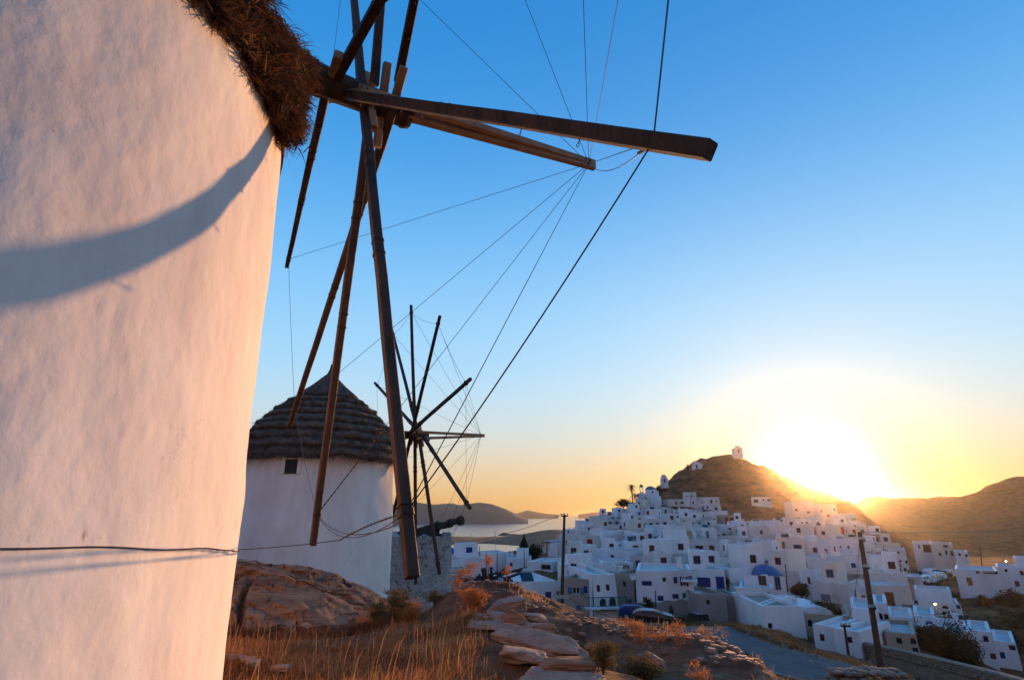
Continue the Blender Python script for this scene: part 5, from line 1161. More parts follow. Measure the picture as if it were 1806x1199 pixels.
# main church on the seaward shoulder
def arch_tower(root, x, y, z0, w, h, cap=True, opening=.5, name='belfry', m='white'):
    t = w*.22; mb = MB(); oh = h*opening
    mb.box(x-w/2, x+w/2, y-w/2, y+w/2, z0, z0+h-oh)
    for sx in (-1,1): mb.box(x+sx*(w/2-t/2)-t/2, x+sx*(w/2-t/2)+t/2, y-w/2, y+w/2, z0+h-oh+.003, z0+h-t)
    # arch top
    vs = []; r = w/2-t; n = 8
    for k in range(n+1):
        a = PI*k/n; px, pz = x - r*math.cos(a), z0+h-t*1.2-r + r*math.sin(a)
        for yy in (y-w/2+.01, y+w/2-.01): vs += [(px, yy, pz), (x-w/2*math.cos(a)*1.0 if 0 < k < n else px-(t if k == 0 else -t), yy, z0+h-t*.2 if 0 < k < n else z0+h-t-.02)]
    fs = []
    for k in range(n): b = 4*k; fs += [(b,b+1,b+5,b+4),(b+2,b+6,b+7,b+3),(b,b+4,b+6,b+2),(b+1,b+3,b+7,b+5)]
    mb.add(vs, fs); mb.build(name, M[m], root, world=False)
    if cap:
        mb = MB(); mb.add([(x-w*.6,y-w*.6,z0+h),(x+w*.6,y-w*.6,z0+h),(x+w*.6,y+w*.6,z0+h),(x-w*.6,y+w*.6,z0+h),(x,y,z0+h+w*.75)], [(3,2,1,0),(0,1,4),(1,2,4),(2,3,4),(3,0,4)]); mb.build('belfry_cap', M['blue_pale'], root, world=False)
RM = 236
def mp(u, v): 
    p = at_r(u, v, RM); return ((u-1140)/FPX*RM*.97, p[2]-MZ)
q = at_r(1140, 895, RM); MZ = q[2]; th = math.atan2(q[0], q[1])
mc = thing('church', 'white church with bell tower and pale blue dome on the seaward shoulder of the hill', 'church', q, -th)
def mbox(u0, u1, v0, v1, y0, y1, name='walls', m='white', ops=()):
    x0, z1 = mp(u0, v0); x1, z0 = mp(u1, v1)
    mb = MB(); block(mb, x0, x1, y0, y1, z0-3, z1, [(a,b,c,d,True) for a,b,c,d in ops], par=.08); mb.build(name, [M[m], M[m]], mc, world=False)
mbox(1109,1143,886,905,-4,3)
mbox(1126,1146,870,900,-1.5,5, 'nave')
mbox(1140,1162,866,900,-2.5,5, 'nave'); mbox(1140,1159,863,870,0,5,'drum')
x, z = mp(1149,863); dome_mb((x,2,z-.1), 2.1, 1.55, n=8).build('dome', M['blue_pale'], mc, smooth=False, world=False)
mb = MB(); cross(mb, x, 2, z+1.4, .9); mb.build('cross', M['white'], mc, world=False)
mb = MB(); x, z = mp(1156,884); mb.lathe([(2.2,-4.5),(2.2,1.6),(1.9,2.0),(.05,2.6)], 16, (x,-2.4,z)); mb.build('apse', M['white'], mc, smooth=True, world=False)
x, z = mp(1134,868); arch_tower(mc, x, 1, z-2, 1.5, 4.4)
for (u,v,w,h) in ((1140,878,.5,.9),(1136,881,.4,.7),(1152,868,.5,.8),(1131,883,.4,.6)):
    x, z = mp(u,v); o = link('window', win_mesh('window', BL), mc); o.location = (x,-4.1 if v > 885 else -2.6,z-h/2); o.scale = (w,1,h)
x, z = mp(1137,895); o = link('opening', win_mesh('dark','shade'), mc); o.location = (x,-4.4,z-1); o.scale = (1.6,1,2.6)
# hill chapels
def barrel_chapel(u, vb, r, w, h, dep, label, bell=True, yaw=0.0, gable=False, cupola=0):
    q = at_r(u, vb, r); th = math.atan2(q[0], q[1]); c = thing('chapel', label, 'chapel', q, -th+yaw)
    mb = MB(); n = 10
    if gable: top = [(-w/2, h*.62), (0, h), (w/2, h*.62)]
    else: top = [(-w/2*math.cos(PI*k/n), h*.45 + h*.55*math.sin(PI*k/n)) for k in range(n+1)]
    ring_ = [(-w/2,-2.5)] + top + [(w/2,-2.5)]; N = len(ring_)
    vs = [(x, y, z) for y in (-dep/2, dep/2) for x, z in ring_]
    fs = [tuple(range(N)), tuple(range(2*N-1, N-1, -1))] + [(i, N+i, N+(i+1)%N, (i+1)%N) for i in range(N)]
    mb.add(vs, fs); mb.build('walls', M['white'], c, world=False)
    if bell: arch_tower(c, -w*.22 if gable else -w*.12, -dep/2+.3, h*.80, .75, 1.25, cap=False, opening=.75)
    if cupola: dome_mb((0,0,h*.92), cupola, cupola*.8, n=14).build('dome', M['white'], c, smooth=True, world=False)
    o = link('door', win_mesh('door', BL), c); o.location = (0,-dep/2-.1,.05); o.scale = (.8,1,1.6)
    return c
barrel_chapel(1300.5, 799, 291, 4.0, 3.5, 5.0, 'white gabled chapel standing on the very top of the hill', gable=True, yaw=.25)
barrel_chapel(1231, 826, 286, 4.6, 2.9, 5, 'white barrel-roofed chapel on the slope between summit and domed chapel', yaw=-.2)
barrel_chapel(1171.5, 851, 268, 3.2, 2.9, 3.6, 'small white domed chapel at the foot of the hill above the church', cupola=1.3, yaw=.1)
# gabled belfry wall in the inland village
q = at_r(1536, 966, 134); bf = thing('belfry', 'white gabled belfry wall against the brown slope', 'belfry', q, -math.atan2(q[0], q[1]))
arch_tower(bf, 0, 0, -2.5, 1.5, 4.1, cap=False, opening=.36)
mb = MB(); mb.add([(-.75,-.5,1.58),(.75,-.5,1.58),(.75,.5,1.58),(-.75,.5,1.58),(0,-.5,2.2),(0,.5,2.2)], [(0,1,4),(1,2,5,4),(2,3,5),(3,0,4,5)]); mb.build('gable', M['white'], bf, world=False)
mb = MB(); mb.hexa([(-2.4,-1,-5),(3.0,-1,-5),(3.0,1.5,-5),(-2.4,1.5,-5),(-.9,-1,-.4),(1.2,-1,-1.0),(1.2,1.5,-1.0),(-.9,1.5,-.4)]); mb.build('buttress', M['white'], bf, world=False)
# vaulted chapel with a small arched belfry by the road
q = at_r(1432, 1092, 58); th = math.atan2(q[0], q[1]); vc = thing('chapel', 'white vaulted chapel with a tiny arched belfry behind the blank white block', 'chapel', q, -th+.25)
mb = MB(); n = 12; w = 3.6
ring_ = [(-w/2,-3)] + [(-w/2*math.cos(PI*k/n)*(1), .1 + 1.15*math.sin(PI*k/n)) for k in range(n+1)] + [(w/2,-3)]; Nn = len(ring_)
mb.add([(x,y,z) for y in (-1.6,3.5) for x,z in ring_], [tuple(range(Nn)), tuple(range(2*Nn-1,Nn-1,-1))] + [(i,Nn+i,Nn+(i+1)%Nn,(i+1)%Nn) for i in range(Nn)]); mb.build('walls', M['white'], vc, world=False)
arch_tower(vc, -1.75, -1.3, -.2, .75, 2.2, cap=False, opening=.45)

# ================================================================== plants and trees
def leaf_cloud(n, c, rad, size, seed, hollow=.35, squash=1.0, clumps=14, flat=0.0):
    """small leaf faces gathered in uneven clumps through the volume"""
    rs = np.random.RandomState(seed); cc = rs.normal(size=(clumps,3)); cc /= np.linalg.norm(cc,axis=1,keepdims=True); cc *= rs.uniform(.35,.85,(clumps,1))
    k = rs.randint(0, clumps, n); p = cc[k] + rs.normal(size=(n,3))*rs.uniform(.12,.26,(clumps,1))[k]
    P = np.array(c) + p*np.array(rad); P[:,2] = np.maximum(P[:,2], c[2]-rad[2]*.95)
    a = rs.normal(size=(n,3)); a /= np.linalg.norm(a,axis=1,keepdims=True); b = np.cross(a, rs.normal(size=(n,3))); b /= np.linalg.norm(b,axis=1,keepdims=True)
    s = (size*rs.uniform(.5,1.4,n))[:,None]; V = np.stack([P-a*s, P+b*s*.5, P+a*s, P-b*s*.5], 1).reshape(-1,3)
    return V, (np.arange(n)*4)[:,None] + np.arange(4)
def bush(u, v, r, wpx, hpx, label, m='leaf_brown', n=900, cat='bush', seed=0, name='bush', leaf=.16, group=None, shape=None):
    q = at_r(u, v, r); k = r/FPX*.97; W, H = wpx*k, hpx*k
    if u > 1590 and r > 75: q[2] = gz1(q[0], q[1]) - .1
    t = thing(name, label, cat, q, 0, group)
    V, F = leaf_cloud(int(n*2.6), (q[0], q[1], q[2]+H*.42), (W*.55, W*.5, H*.60), leaf*.72, seed or int(u+v), clumps=26)
    if shape == 'cone':
        z = (V[:,2]-q[2])/H; V[:,0] = q[0] + (V[:,0]-q[0])*np.clip(1.25-1.05*z, .12, 1.2); V[:,1] = q[1] + (V[:,1]-q[1])*np.clip(1.25-1.05*z, .12, 1.2)
    np_mesh('foliage', V, F, M[m], t)
    mb = MB(); rr = random.Random(int(u))
    for i in range(5):
        e = (q[0]+rr.uniform(-.25,.25)*W, q[1]+rr.uniform(-.2,.2)*W, q[2]+H*rr.uniform(.35,.6)); mb.tube([(q[0],q[1],q[2]-.6), ((q[0]+e[0])/2+rr.uniform(-.1,.1)*W, (q[1]+e[1])/2, q[2]+H*.3), e], .05*max(W,.8)*.5, 5, .015)
    mb.build('stem', M['pole'], t); return t
bush(1140,1085,56,30,24,'dark green shrub at the foot of the big white house beside the parked car','leaf_dark',1500, leaf=.10)
bush(1185,1090,57,7,20,'thin upright weed against the bare plinth','leaf_brown',300, leaf=.08, cat='weed')
bush(1262,1042,72,40,27,'large round olive bush behind the brown cement houses','leaf_brown',2600, leaf=.13)
bush(1237,1045,70,10,12,'small dry bush leaning on the large round bush','leaf_brown',300)
bush(1346,1068,62,14,9,'low dark bush on the terrace by the outside stair','leaf_brown',400, leaf=.10)
bush(1412,1046,72,28,15,'brown hedge-like bush inland of the blue dome','leaf_brown',800)
bush(1378,1035,76,14,20,'spiky green plant beside the blue-domed church','leaf_dark',500, leaf=.14)
bush(1452,1083,58,44,20,'long dark bush above the beige wide house','leaf_brown',1500, leaf=.11)
bush(1475,1092,57,18,16,'darker clump beside the long bush','leaf_dark',500, leaf=.11)
bush(1556,1015,120,26,36,'tall loose olive tree against the three-storey house','leaf_brown',1200, cat='tree', name='tree', leaf=.22)
bush(1576,1022,122,20,38,'green tree crowded against the foot of the three-storey house','leaf_dark',1000, cat='tree', name='tree', leaf=.22)
bush(1640,1040,105,46,26,'broad green bush on the slope below the roadside cars','leaf_brown',1800, leaf=.2)
bush(1672,1042,104,30,16,'brownish bush next to the broad green bush on the slope','leaf_brown',700, leaf=.18)
bush(1635,1150,62,30,32,'dark bush beside the white house with projecting floor','leaf_dark',1600, leaf=.11)
bush(1690,1168,60,64,46,'very large dark bush spilling down beside the red-shuttered house','leaf_brown',4200, leaf=.12)
bush(1715,1178,60,26,30,'lower lobe of dark scrub at the end of the very large bush','leaf_brown',900, leaf=.12)
bush(1728,1033,104,18,13,'round bush in front of the long porch house','leaf_brown',500)
bush(1783,1052,104,24,22,'straggly dry shrub below the cut-off white house','leaf_brown',700)
bush(1762,1040,108,14,10,'small grey shrub between the long porch house and the straggly shrub','leaf_brown',250)
bush(1700,1085,82,70,26,'wide dark scrub patch high on the brown slope','leaf_brown',1800, leaf=.16)
bush(1760,1110,80,60,30,'second scrub patch lower on the brown slope','leaf_brown',1500, leaf=.16)
bush(1786,1078,92,40,22,'scrub patch near the upper end of the brown slope','leaf_brown',900, leaf=.16)
bush(1600,1045,96,24,12,'low scrub on the bank under the roadside cars','leaf_brown',500)
bush(1100,893,226,24,14,'dark tree in front of the church forecourt','leaf_dark',700, leaf=.35, cat='tree', name='tree')
bush(1180,926,205,14,34,'tall dark creeper mass between upper houses','leaf_brown',700, leaf=.3, cat='tree', name='tree')
bush(1222,932,196,34,14,'dark flat-topped tree on a roof terrace among the upper houses','leaf_dark',1100, leaf=.28, cat='tree', name='tree')
bush(1236,952,190,12,24,'narrow dark tree under the terrace tree','leaf_brown',500, leaf=.28, cat='tree', name='tree')
bush(1103,974,150,34,11,'long dark hedge on a terrace wall at the seaward side','leaf_brown',700, leaf=.2)
bush(1107,1004,122,12,9,'small dark garden tree among seaward roofs','leaf_brown',250, leaf=.16)
bush(1255,950,186,18,9,'low dark bush uphill of the neat red-doored house','leaf_brown',300, leaf=.22)
bush(1395,985,140,20,7,'dry hedge line under the cream houses','leaf_brown',300, leaf=.2)
bush(1130,1018,104,12,8,'dark shrub on a flat roof terrace','leaf_brown',250, leaf=.14)
bush(1050,958,168,12,6,'small tree among the highest seaward roofs','leaf_brown',200, leaf=.22)
bush(1160,875,244,22,20,'brush at the foot of the hill behind the church','leaf_brown',500, leaf=.4)
bush(1513,936,204,14,8,'row of small trees by the arched cream house','leaf_dark',300, leaf=.3)
bush(924,972,110,17,26,'darker pointed conifer, seaward one of the pair','leaf_dark',1600, shape='cone', cat='conifer', name='conifer', leaf=.2)
bush(942,985,106,19,25,'rounder conifer, inland one of the pair','leaf_dark',1400, cat='conifer', name='conifer', leaf=.2)
bush(958,1008,100,14,22,'grey leafless tree beside the conifer pair','leaf_brown',260, cat='tree', name='tree', leaf=.12)
def palm(u, vb, vt, r, crown, label, seed):
    q = Vector(at_r(u, vb, r)); tz = at_r(u, vt, r)[2]; t = thing('palm_tree', label, 'palm tree', q)
    mb = MB(); top = Vector((q.x+.1, q.y, tz)); mb.tube([q - Vector((0,0,1)), q.lerp(top,.5)+Vector((.1,0,0)), top], .24, 7, .16); mb.build('trunk', M['pole'], t)
    rr = random.Random(seed); vs = []
    for k in range(26):
        a = rr.uniform(0, 2*PI); e = rr.uniform(-.9, 1.1); L = crown*rr.uniform(.8,1.1); d = Vector((math.cos(a)*math.cos(e), math.sin(a)*math.cos(e), math.sin(e)))
        m2 = MB(); pts = [top + d*L*s + Vector((0,0,-L*.55*s*s)) for s in (0,.25,.5,.75,1.0)]
        for i in range(4):
            p0, p1 = pts[i], pts[i+1]; s_ = (p1-p0).cross(Vector((0,0,1))).normalized()*L*.30*(1-i*.2)
            for sg in (-1,1):
                for w_ in (0,.33,.66): b = p0.lerp(p1, w_); m2.add([b, b+(p1-p0)*.2, b+s_*sg+Vector((0,0,-L*.06))+(p1-p0)*.5], [(0,1,2)])
        m2.build('frond', M['leaf_dark'], t)
palm(1115.5, 893, 858, 232, 3.0, 'tall slender palm standing alone beside the main church', 1)
palm(1122.5, 893, 874, 229, 3.0, 'short full palm at the foot of the tall palm', 2)
palm(1213, 826, 820, 284, 1.3, 'wind-bent small tree on the hill slope seaward of the barrel-roofed chapel', 3)

# ================================================================== poles, wires
def pole(pts, r0, r1, label, cross_=None, name='utility_pole', extras=(), group=None):
    (u0,v0,d0),(u1,v1,d1) = pts; a, b = Vector(at_r(u0,v0,d0)), Vector(at_r(u1,v1,d1)); t = thing(name, label, 'pole', a, 0, group)
    mb = MB(); mb.tube([a - Vector((0,0,.5)), a.lerp(b,.5), b], r0, 10, r1); mb.build('post', M['pole'], t)
    for (s, w, dz) in (cross_ or ()):
        c = a.lerp(b, s); mb = MB(); mb.box(c.x-w/2, c.x+w/2, c.y-.2, c.y-.06, c.z+dz-.05, c.z+dz+.05); mb.build('crossarm', M['iron'], t)
        for k in (-.45, 0, .45): mb = MB(); mb.lathe([(.03,0),(.055,.03),(.055,.12),(.02,.15)], 8, (c.x+k*w, c.y-.13, c.z+dz+.052)); mb.build('insulator', M['galv'], t)
    return t, a, b
P1 = pole([(990,1085,46),(995.5,907,46)], .155, .10, 'tall brown utility pole with three insulators rising over the village', [(.985,.55,0)])
P2 = pole([(1551,1162,37),(1516,938,38)], .17, .11, 'leaning brown utility pole at the road edge', [(.93,.30,0),(.70,.26,0),(.38,.3,0)])
mb = MB(); c = P1[1].lerp(P1[2], .18); mb.box(c.x-.55, c.x+.55, c.y-.19, c.y-.165, c.z-.12, c.z+.14); mb.build('sign_plate', M['galv'], P1[0])
pole([(985.5,1078,50),(984.5,1041,50)], .10, .08, 'short brown post next to the foot of the tall pole', name='post')
P3 = pole([(1494,1139,45),(1489,1100,45)], .09, .07, 'small pole with a crossarm in front of the white roadside houses', [(.93,.6,0)])
pole([(1157,1085,55),(1156,1041,55)], .06, .05, 'grey lamp pole against the big white house', name='lamp_post')
for i, (u, vb, vt, r, lab) in enumerate([(858,1012,973,76,'dark pole over the collapsed mill, tallest of that group'),(877,1010,975,76,'dark pole beside the tallest pole over the collapsed mill'),(846,985,962,100,'thin pole above the terrace house by the bay'),
    (925,1000,968,96,'thin dark pole in front of the pointed conifer'),(1152,968,922,150,'thin pole on the crest of the seaward roofs'),(1172,1000,955,125,'thin pole beside the two-storey house mid village'),(1231,1020,993,100,'thin pole at the corner of the big white house'),
    (1107,1010,986,112,'thin bare pole between seaward terraces'),(1388,1035,993,82,'slender pole inland of the blue dome'),(1423,960,922,170,'slender pole in front of the sunlit terraces'),(1218,905,872,234,'aerial-like pole in front of the tallest block'),
    (1204,960,935,170,'thin pole beside the terrace tree'),(1369,975,945,150,'short thin pole mid slope'),(1732,1005,963,150,'lone pole on the mountain foot inland'),(1022,985,962,120,'thin pole just inland of the tall near pole'),(1192,1025,1000,100,'short pole on the roofs above the big white house')]):
    pole([(u,vb,r),(u+(-.5 if u < 1300 else -3),vt,r)], .07 if r < 120 else .09, .05 if r < 120 else .07, lab)
def cable(a, b, sag, label, r=.012, name='overhead_wire'):
    mb = MB(); mb.tube(wire_pts(a, b, sag, 24), r, 4); o = mb.build(name, M['wire']); return tag(o, label, 'wire')
cable(Vector(at_r(919,1035,58)), Vector(at_r(984.5,1042,50)), .9, 'slack black wire from the low white house to the short post', .02)
cable(Vector(at_r(984.5,1042,50)), Vector(at_r(1160,1090,56)), .9, 'black wire sagging across the arched house toward the parked car', .02)
cable(P1[2] + Vector((0,-.1,.1)), Vector(at_r(640,930,70)), 2.0, 'thin wire running from the tall pole toward the mills', .02)
cable(P2[2], Vector(at_r(1560,940,90)) + Vector((30,0,2)), .6, 'thin wire leaving the leaning pole toward the mountain', .018)
cable(P2[2], P3[2], .9, 'wire between the leaning pole and the small roadside pole', .012)
# street lamps that are lit
for (u, v, r, lab) in ((1529,989,104,'small lit street lamp on the plain white house behind the leaning pole'),(1649,1064,83,'lit lamp on the wall of the large white house on the slope'),(1774,989,118,'lit lamp over the long porch house')):
    q = Vector(at_r(u,v,r)); t = thing('street_lamp', lab, 'lamp', q)
    mb = MB(); mb.tube([q + Vector((0,1.0,-.1)), q + Vector((0,.14,.12)), q + Vector((0,.02,.10))], .03, 5); mb.build('bracket', M['galv'], t)
    lm = bpy.data.materials.get('lamp_glow') or bpy.data.materials.new('lamp_glow'); lm.use_nodes = True; b = lm.node_tree.nodes['Principled BSDF']; b.inputs['Emission Color'].default_value = (1,.75,.35,1); b.inputs['Emission Strength'].default_value = 6
    mb = MB(); mb.lathe([(.01,-.16),(.11,-.08),(.13,0),(.01,.06)], 10, tuple(q)); mb.build('lamp_globe', lm, t, smooth=True)

# ================================================================== vehicles
def car(name, loc, rz, L=4.3, W=1.68, H=1.42, body='car', label='', roof=None, group=None, hood=None):
    t = thing(name, label, 'car', loc, rz, group)
    # side profile (x forward, z up), half widths
    prof = [(-L/2,.42),(-L/2+.02,.86),(-L/2+.10,.95),(-L*.36,H*.97),(-L*.26,H),(L*.02,H),(L*.10,H*.97),(L*.235,.97),(L*.46,.80),(L/2,.62),(L/2,.34),(L*.40,.28),(-L*.42,.28)]
    mb = MB(); n = len(prof)
    wid = lambda z: W/2 if z < .95 else W/2 - (z-.95)*.38
    vs = [(x, -wid(z), z) for x, z in prof] + [(x, wid(z), z) for x, z in prof]
    mb.add(vs, [tuple(range(n)), tuple(range(2*n-1, n-1, -1))] + [(i, n+i, n+(i+1)%n, (i+1)%n) for i in range(n)]); mb.build('body', M[body], t, world=False)
    for sy in (-1, 1):
        for (xa, xb, xc, xd) in ((-L*.33,-L*.13,-L*.14,-L*.25),(-L*.115,L*.20,L*.085,-L*.12)):
            zb, zt = .97, H-.09; vsw = [(xa, wid(zb)*sy+.012*sy, zb),(xb, wid(zb)*sy+.012*sy, zb),(xc, wid(zt)*sy+.012*sy, zt),(xd, wid(zt)*sy+.012*sy, zt)]
            vs2 = [(x, y-.01*sy, z) for x, y, z in vsw]; mb = MB(); mb.add(vsw+vs2, [(0,1,2,3),(7,6,5,4),(0,4,5,1),(1,5,6,2),(2,6,7,3),(3,7,4,0)]); mb.build('side_window', M['glass'], t, world=False)
    mb = MB(); wz = [(L*.105, .98*H-.03),(L*.232,.985)]; a, b = wz
    mb.add([(a[0]+.01,-wid(a[1])+.08,a[1]-.01),(a[0]+.01,wid(a[1])-.08,a[1]-.01),(b[0]+.012,wid(b[1])-.08,b[1]+.01),(b[0]+.012,-wid(b[1])+.08,b[1]+.01),(a[0]-.03,-wid(a[1])+.08,a[1]-.04),(a[0]-.03,wid(a[1])-.08,a[1]-.04),(b[0]-.03,wid(b[1])-.08,b[1]-.03),(b[0]-.03,-wid(b[1])+.08,b[1]-.03)], [(0,1,2,3),(7,6,5,4),(0,3,7,4),(1,5,6,2),(0,4,5,1),(3,2,6,7)]); mb.build('windscreen', M['glass'], t, world=False)
    if roof: mb = MB(); mb.box(-L*.26, L*.03, -wid(H)+.04, wid(H)-.04, H+.002, H+.02); mb.build('roof', M[roof], t, world=False)
    if roof: mb = MB(); mb.hexa([(L*.25,-W*.42,.95),(L*.45,-W*.40,.80),(L*.45,W*.40,.80),(L*.25,W*.42,.95),(L*.25,-W*.42,.985),(L*.45,-W*.40,.83),(L*.45,W*.40,.83),(L*.25,W*.42,.985)]); mb.build('bonnet', M[roof], t, world=False)
    for sx in (-.30,.31):
        for sy in (-1,1):
            mb = MB(); mb.tube([(sx*L, sy*(W/2-.20), .31),(sx*L, sy*(W/2+.012), .31)], .31, 16); o = mb.build('wheel', M['rubber'], t, world=False)
            mb = MB(); mb.tube([(sx*L, sy*(W/2+.013), .31),(sx*L, sy*(W/2+.02), .31)], .18, 10); mb.build('rim', M['galv'], o, world=False)
    for sy in (-1,1): mb = MB(); mb.box(L/2-.06, L/2+.012, sy*W*.36-.16, sy*W*.36+.16, .58, .70); mb.build('headlight', M['galv'], t, world=False)
    return t
def on_ground(u, v, r, dz=0):
    q = at_r(u, v, r); z = gz1(q[0], q[1]); return (q[0], q[1], z + dz)
q = at_r(1153, 1103, 50); car('parked_car', (q[0], q[1], q[2]), R(-14), 3.35, 1.4, 1.18, label='black estate car with pale roof and bonnet parked below the big white house', roof='car_roof')
q = at_r(1122, 1092, 53); car('parked_car', (q[0], q[1], q[2]), R(-10), 2.8, 1.35, 1.15, body='blue', label='blue car half hidden behind the rear of the black estate')
q = at_r(1236, 1098, 57.5); t = car('parked_car', (q[0], q[1], q[2]-.2), R(12), 1.9, 1.1, 1.0, body='rubber', roof='car_white', label='small dark car with a white roof before the brown cement house')
bush(1216,1106,54,64,15,'low brown scrub and debris between the black estate and the dark car','leaf_brown',1500, leaf=.07)
car0 = None
spots = [(1527,1018,120,.1,'car_white','white car parked under the tall olive tree'),(1600,1023,118,-.1,'car_white','white van-like car at the end of the parked row by the bank'),(1584,1024,119,.0,'rubber','dark car beside the white car at the bank'),(1572,1026,117,.1,'galv','grey car tucked under the foot of the three-storey house'),
 (1626,1013,128,.5,'car_white','white car on the lane, closest to the three-storey house'),(1637,1010,130,.6,'car_white','second white car up the lane'),(1645,1005,133,.6,'galv','grey car in the middle of the lane row'),(1655,1002,137,.7,'car_white','white car near the bend of the lane'),(1663,998,140,.7,'rubber','dark car near the bend of the lane'),(1672,994,143,.5,'car_white','white car at the top of the lane'),(1547,1030,108,.2,'galv','grey car beside the walled bank'),(1642,990,146,.3,'car_white','white boat-like car parked on the grass slope')]
for (u,v,r,a,bm,lab) in spots:
    p = on_ground(u,v,r,.05); car('parked_car', p, a, 4.0, 1.65, 1.4, body=bm, label=lab)

# ================================================================== stone walls
def rock_mesh(c, size, seed, yaw=0, tilt=(0,0), strata=.0, n=14, pw=.62, rough=.10):
    """boulder: a rounded block with broken faces and bedding"""
    g = np.linspace(-1, 1, n); A, B = np.meshgrid(g, g); O = np.ones_like(A); P = []; F = []; base = 0
    for ax in range(3):
        for sg in (-1, 1):
            q = [None]*3; q[ax] = O*sg; q[(ax+1)%3] = A*sg; q[(ax+2)%3] = B; P.append(np.stack(q, -1).reshape(-1,3)); F.append(grid_faces(n, n)+base); base += n*n
    P = np.concatenate(P); F = np.concatenate(F)
    L = np.linalg.norm(P, axis=1, keepdims=True); P = P*(1-pw) + P/L*pw*1.15
    rs = np.random.RandomState(seed)
    for k in range(7):                      # planar breaks
        d = rs.normal(size=3); d /= np.linalg.norm(d); h = rs.uniform(.70,.98); t = P@d; P = P - np.clip(t-h, 0, None)[:,None]*d*.92
    o = seed*3.7
    nz = np.stack([N1.fbm(P[:,0]*1.3+o, P[:,1]*1.3, P[:,2]*1.3+k*5) for k in range(3)], -1); P = P + nz*rough
    if strata: s_ = N2.fbm(P[:,0]*.8+o, P[:,1]*.8, P[:,2]*7*1.0); P[:,:2] *= (1 + strata*s_)[:,None]
    P = P + .02*np.stack([N2.fbm(P[:,0]*5+o, P[:,1]*5, P[:,2]*9+k*5) for k in range(3)], -1)
    P = P*np.array(size)/2
    Mx = Matrix.Rotation(yaw, 3, 'Z') @ Matrix.Rotation(tilt[0], 3, 'Y') @ Matrix.Rotation(tilt[1], 3, 'X')
    P = P @ np.array(Mx).T + np.array(c)
    return P, F
def rock(name, c, size, seed, label=None, m='rock_pale', parent=None, cat='rock', **kw):
    P, F = rock_mesh(c if parent is not None else (0,0,0), size, seed, **kw)
    o = np_mesh(name, P, F, M[m], parent, smooth=True)
    # merge the seams of the six faces
    bm_ = __import__('bmesh').new(); bm_.from_mesh(o.data); __import__('bmesh').ops.remove_doubles(bm_, verts=bm_.verts, dist=1e-4); __import__('bmesh').ops.recalc_face_normals(bm_, faces=bm_.faces); bm_.to_mesh(o.data); bm_.free()
    if parent is None: o.location = c; tag(o, label, cat)
    return o
STONES = []
for k in range(6):
    o = rock('stone', (0,0,0), (1,1,1), 60+k, parent=thing('tmp', '', ''), n=5, rough=.12); STONES.append(o.data); p_ = o.parent; bpy.data.objects.remove(o); bpy.data.objects.remove(p_)
for me in STONES: me.materials.clear(); me.materials.append(M['stone'])
def stone(parent, loc, size, rz, k, tilt=0):
    o = link('stone', STONES[k % 6], parent); o.location = loc; o.scale = size; o.rotation_euler = (tilt, tilt*.5, rz); return o
# dry-stone heap at the lower edge
q0 = at_r(1478, 1225, 24.5); q1 = at_r(1612, 1225, 25); zg = gz1((q0[0]+q1[0])/2, (q0[1]+q1[1])/2)
dw = thing('dry_stone_wall', 'rough heaped dry-stone wall at the bottom edge beside the road', 'wall', ((q0[0]+q1[0])/2, (q0[1]+q1[1])/2, zg))
sr = random.Random(3); X0, X1 = -1.75, 1.75; topz = at_r(1540, 1180, 24.6)[2] - zg
for lay_ in range(9):
    z = -.2 + lay_*(topz+.2)/8.5; x = X0 + lay_*.03 + sr.uniform(0,.1)
    while x < X1 - lay_*.05 - (.5 if lay_ > 6 else 0):
        w = sr.uniform(.18,.42)
        for yy in (-.28, .12): stone(dw, (x+w/2, yy+sr.uniform(-.05,.05), z+sr.uniform(-.02,.03)), (w*1.12, .42, sr.uniform(.13,.20)), sr.uniform(-.2,.2), sr.randint(0,5), sr.uniform(-.12,.12))
        x += w
# long retaining wall that follows the road
WP = [(1524,1145,49),(1600,1162,46),(1680,1182,43),(1760,1203,40.5),(1850,1230,38)]
W3 = [Vector(at_r(*p)) for p in WP]; rw = thing('road_wall', 'long low stone wall running down the far side of the road', 'wall', W3[0])
cum = [0]
for a, b in zip(W3[:-1], W3[1:]): cum.append(cum[-1] + (b-a).length)
def on_w(s):
    for i in range(len(W3)-1):
        if s <= cum[i+1] or i == len(W3)-2: return W3[i].lerp(W3[i+1], (s-cum[i])/(cum[i+1]-cum[i])), (W3[i+1]-W3[i]).normalized()
s = 0; HW = .50
mbw = MB(); N_ = 40; vs = []
for k in range(N_+1):
    p, d = on_w(cum[-1]*k/N_); n_ = Vector((-d.y, d.x, 0)); 
    for off, z in ((-.12,-2),(-.12,HW-.02),(.30,HW-.02),(.30,-2)): vs.append(p + n_*off + Vector((0,0,z)))
mbw.add(vs, [(4*k+i, 4*k+4+i, 4*k+4+(i+1)%4, 4*k+(i+1)%4) for k in range(N_) for i in range(4)] + [(3,2,1,0),(4*N_,4*N_+1,4*N_+2,4*N_+3)]); mbw.build('core', M['stone'], rw)
cnt = 0
for lay_ in range(4):
    s = sr.uniform(0,.2)
    while s < cum[-1] and cnt < 292:
        w = sr.uniform(.30,.62); p, d = on_w(min(s+w/2, cum[-1])); n_ = Vector((-d.y, d.x, 0)); c = p + n_*(-.10) + Vector((0,0,.0 + lay_*.135)); lc = c - W3[0]
        stone(rw, lc, (w*1.08, .30, .16), math.atan2(d.y, d.x) + sr.uniform(-.05,.05), sr.randint(0,5)); s += w; cnt += 1
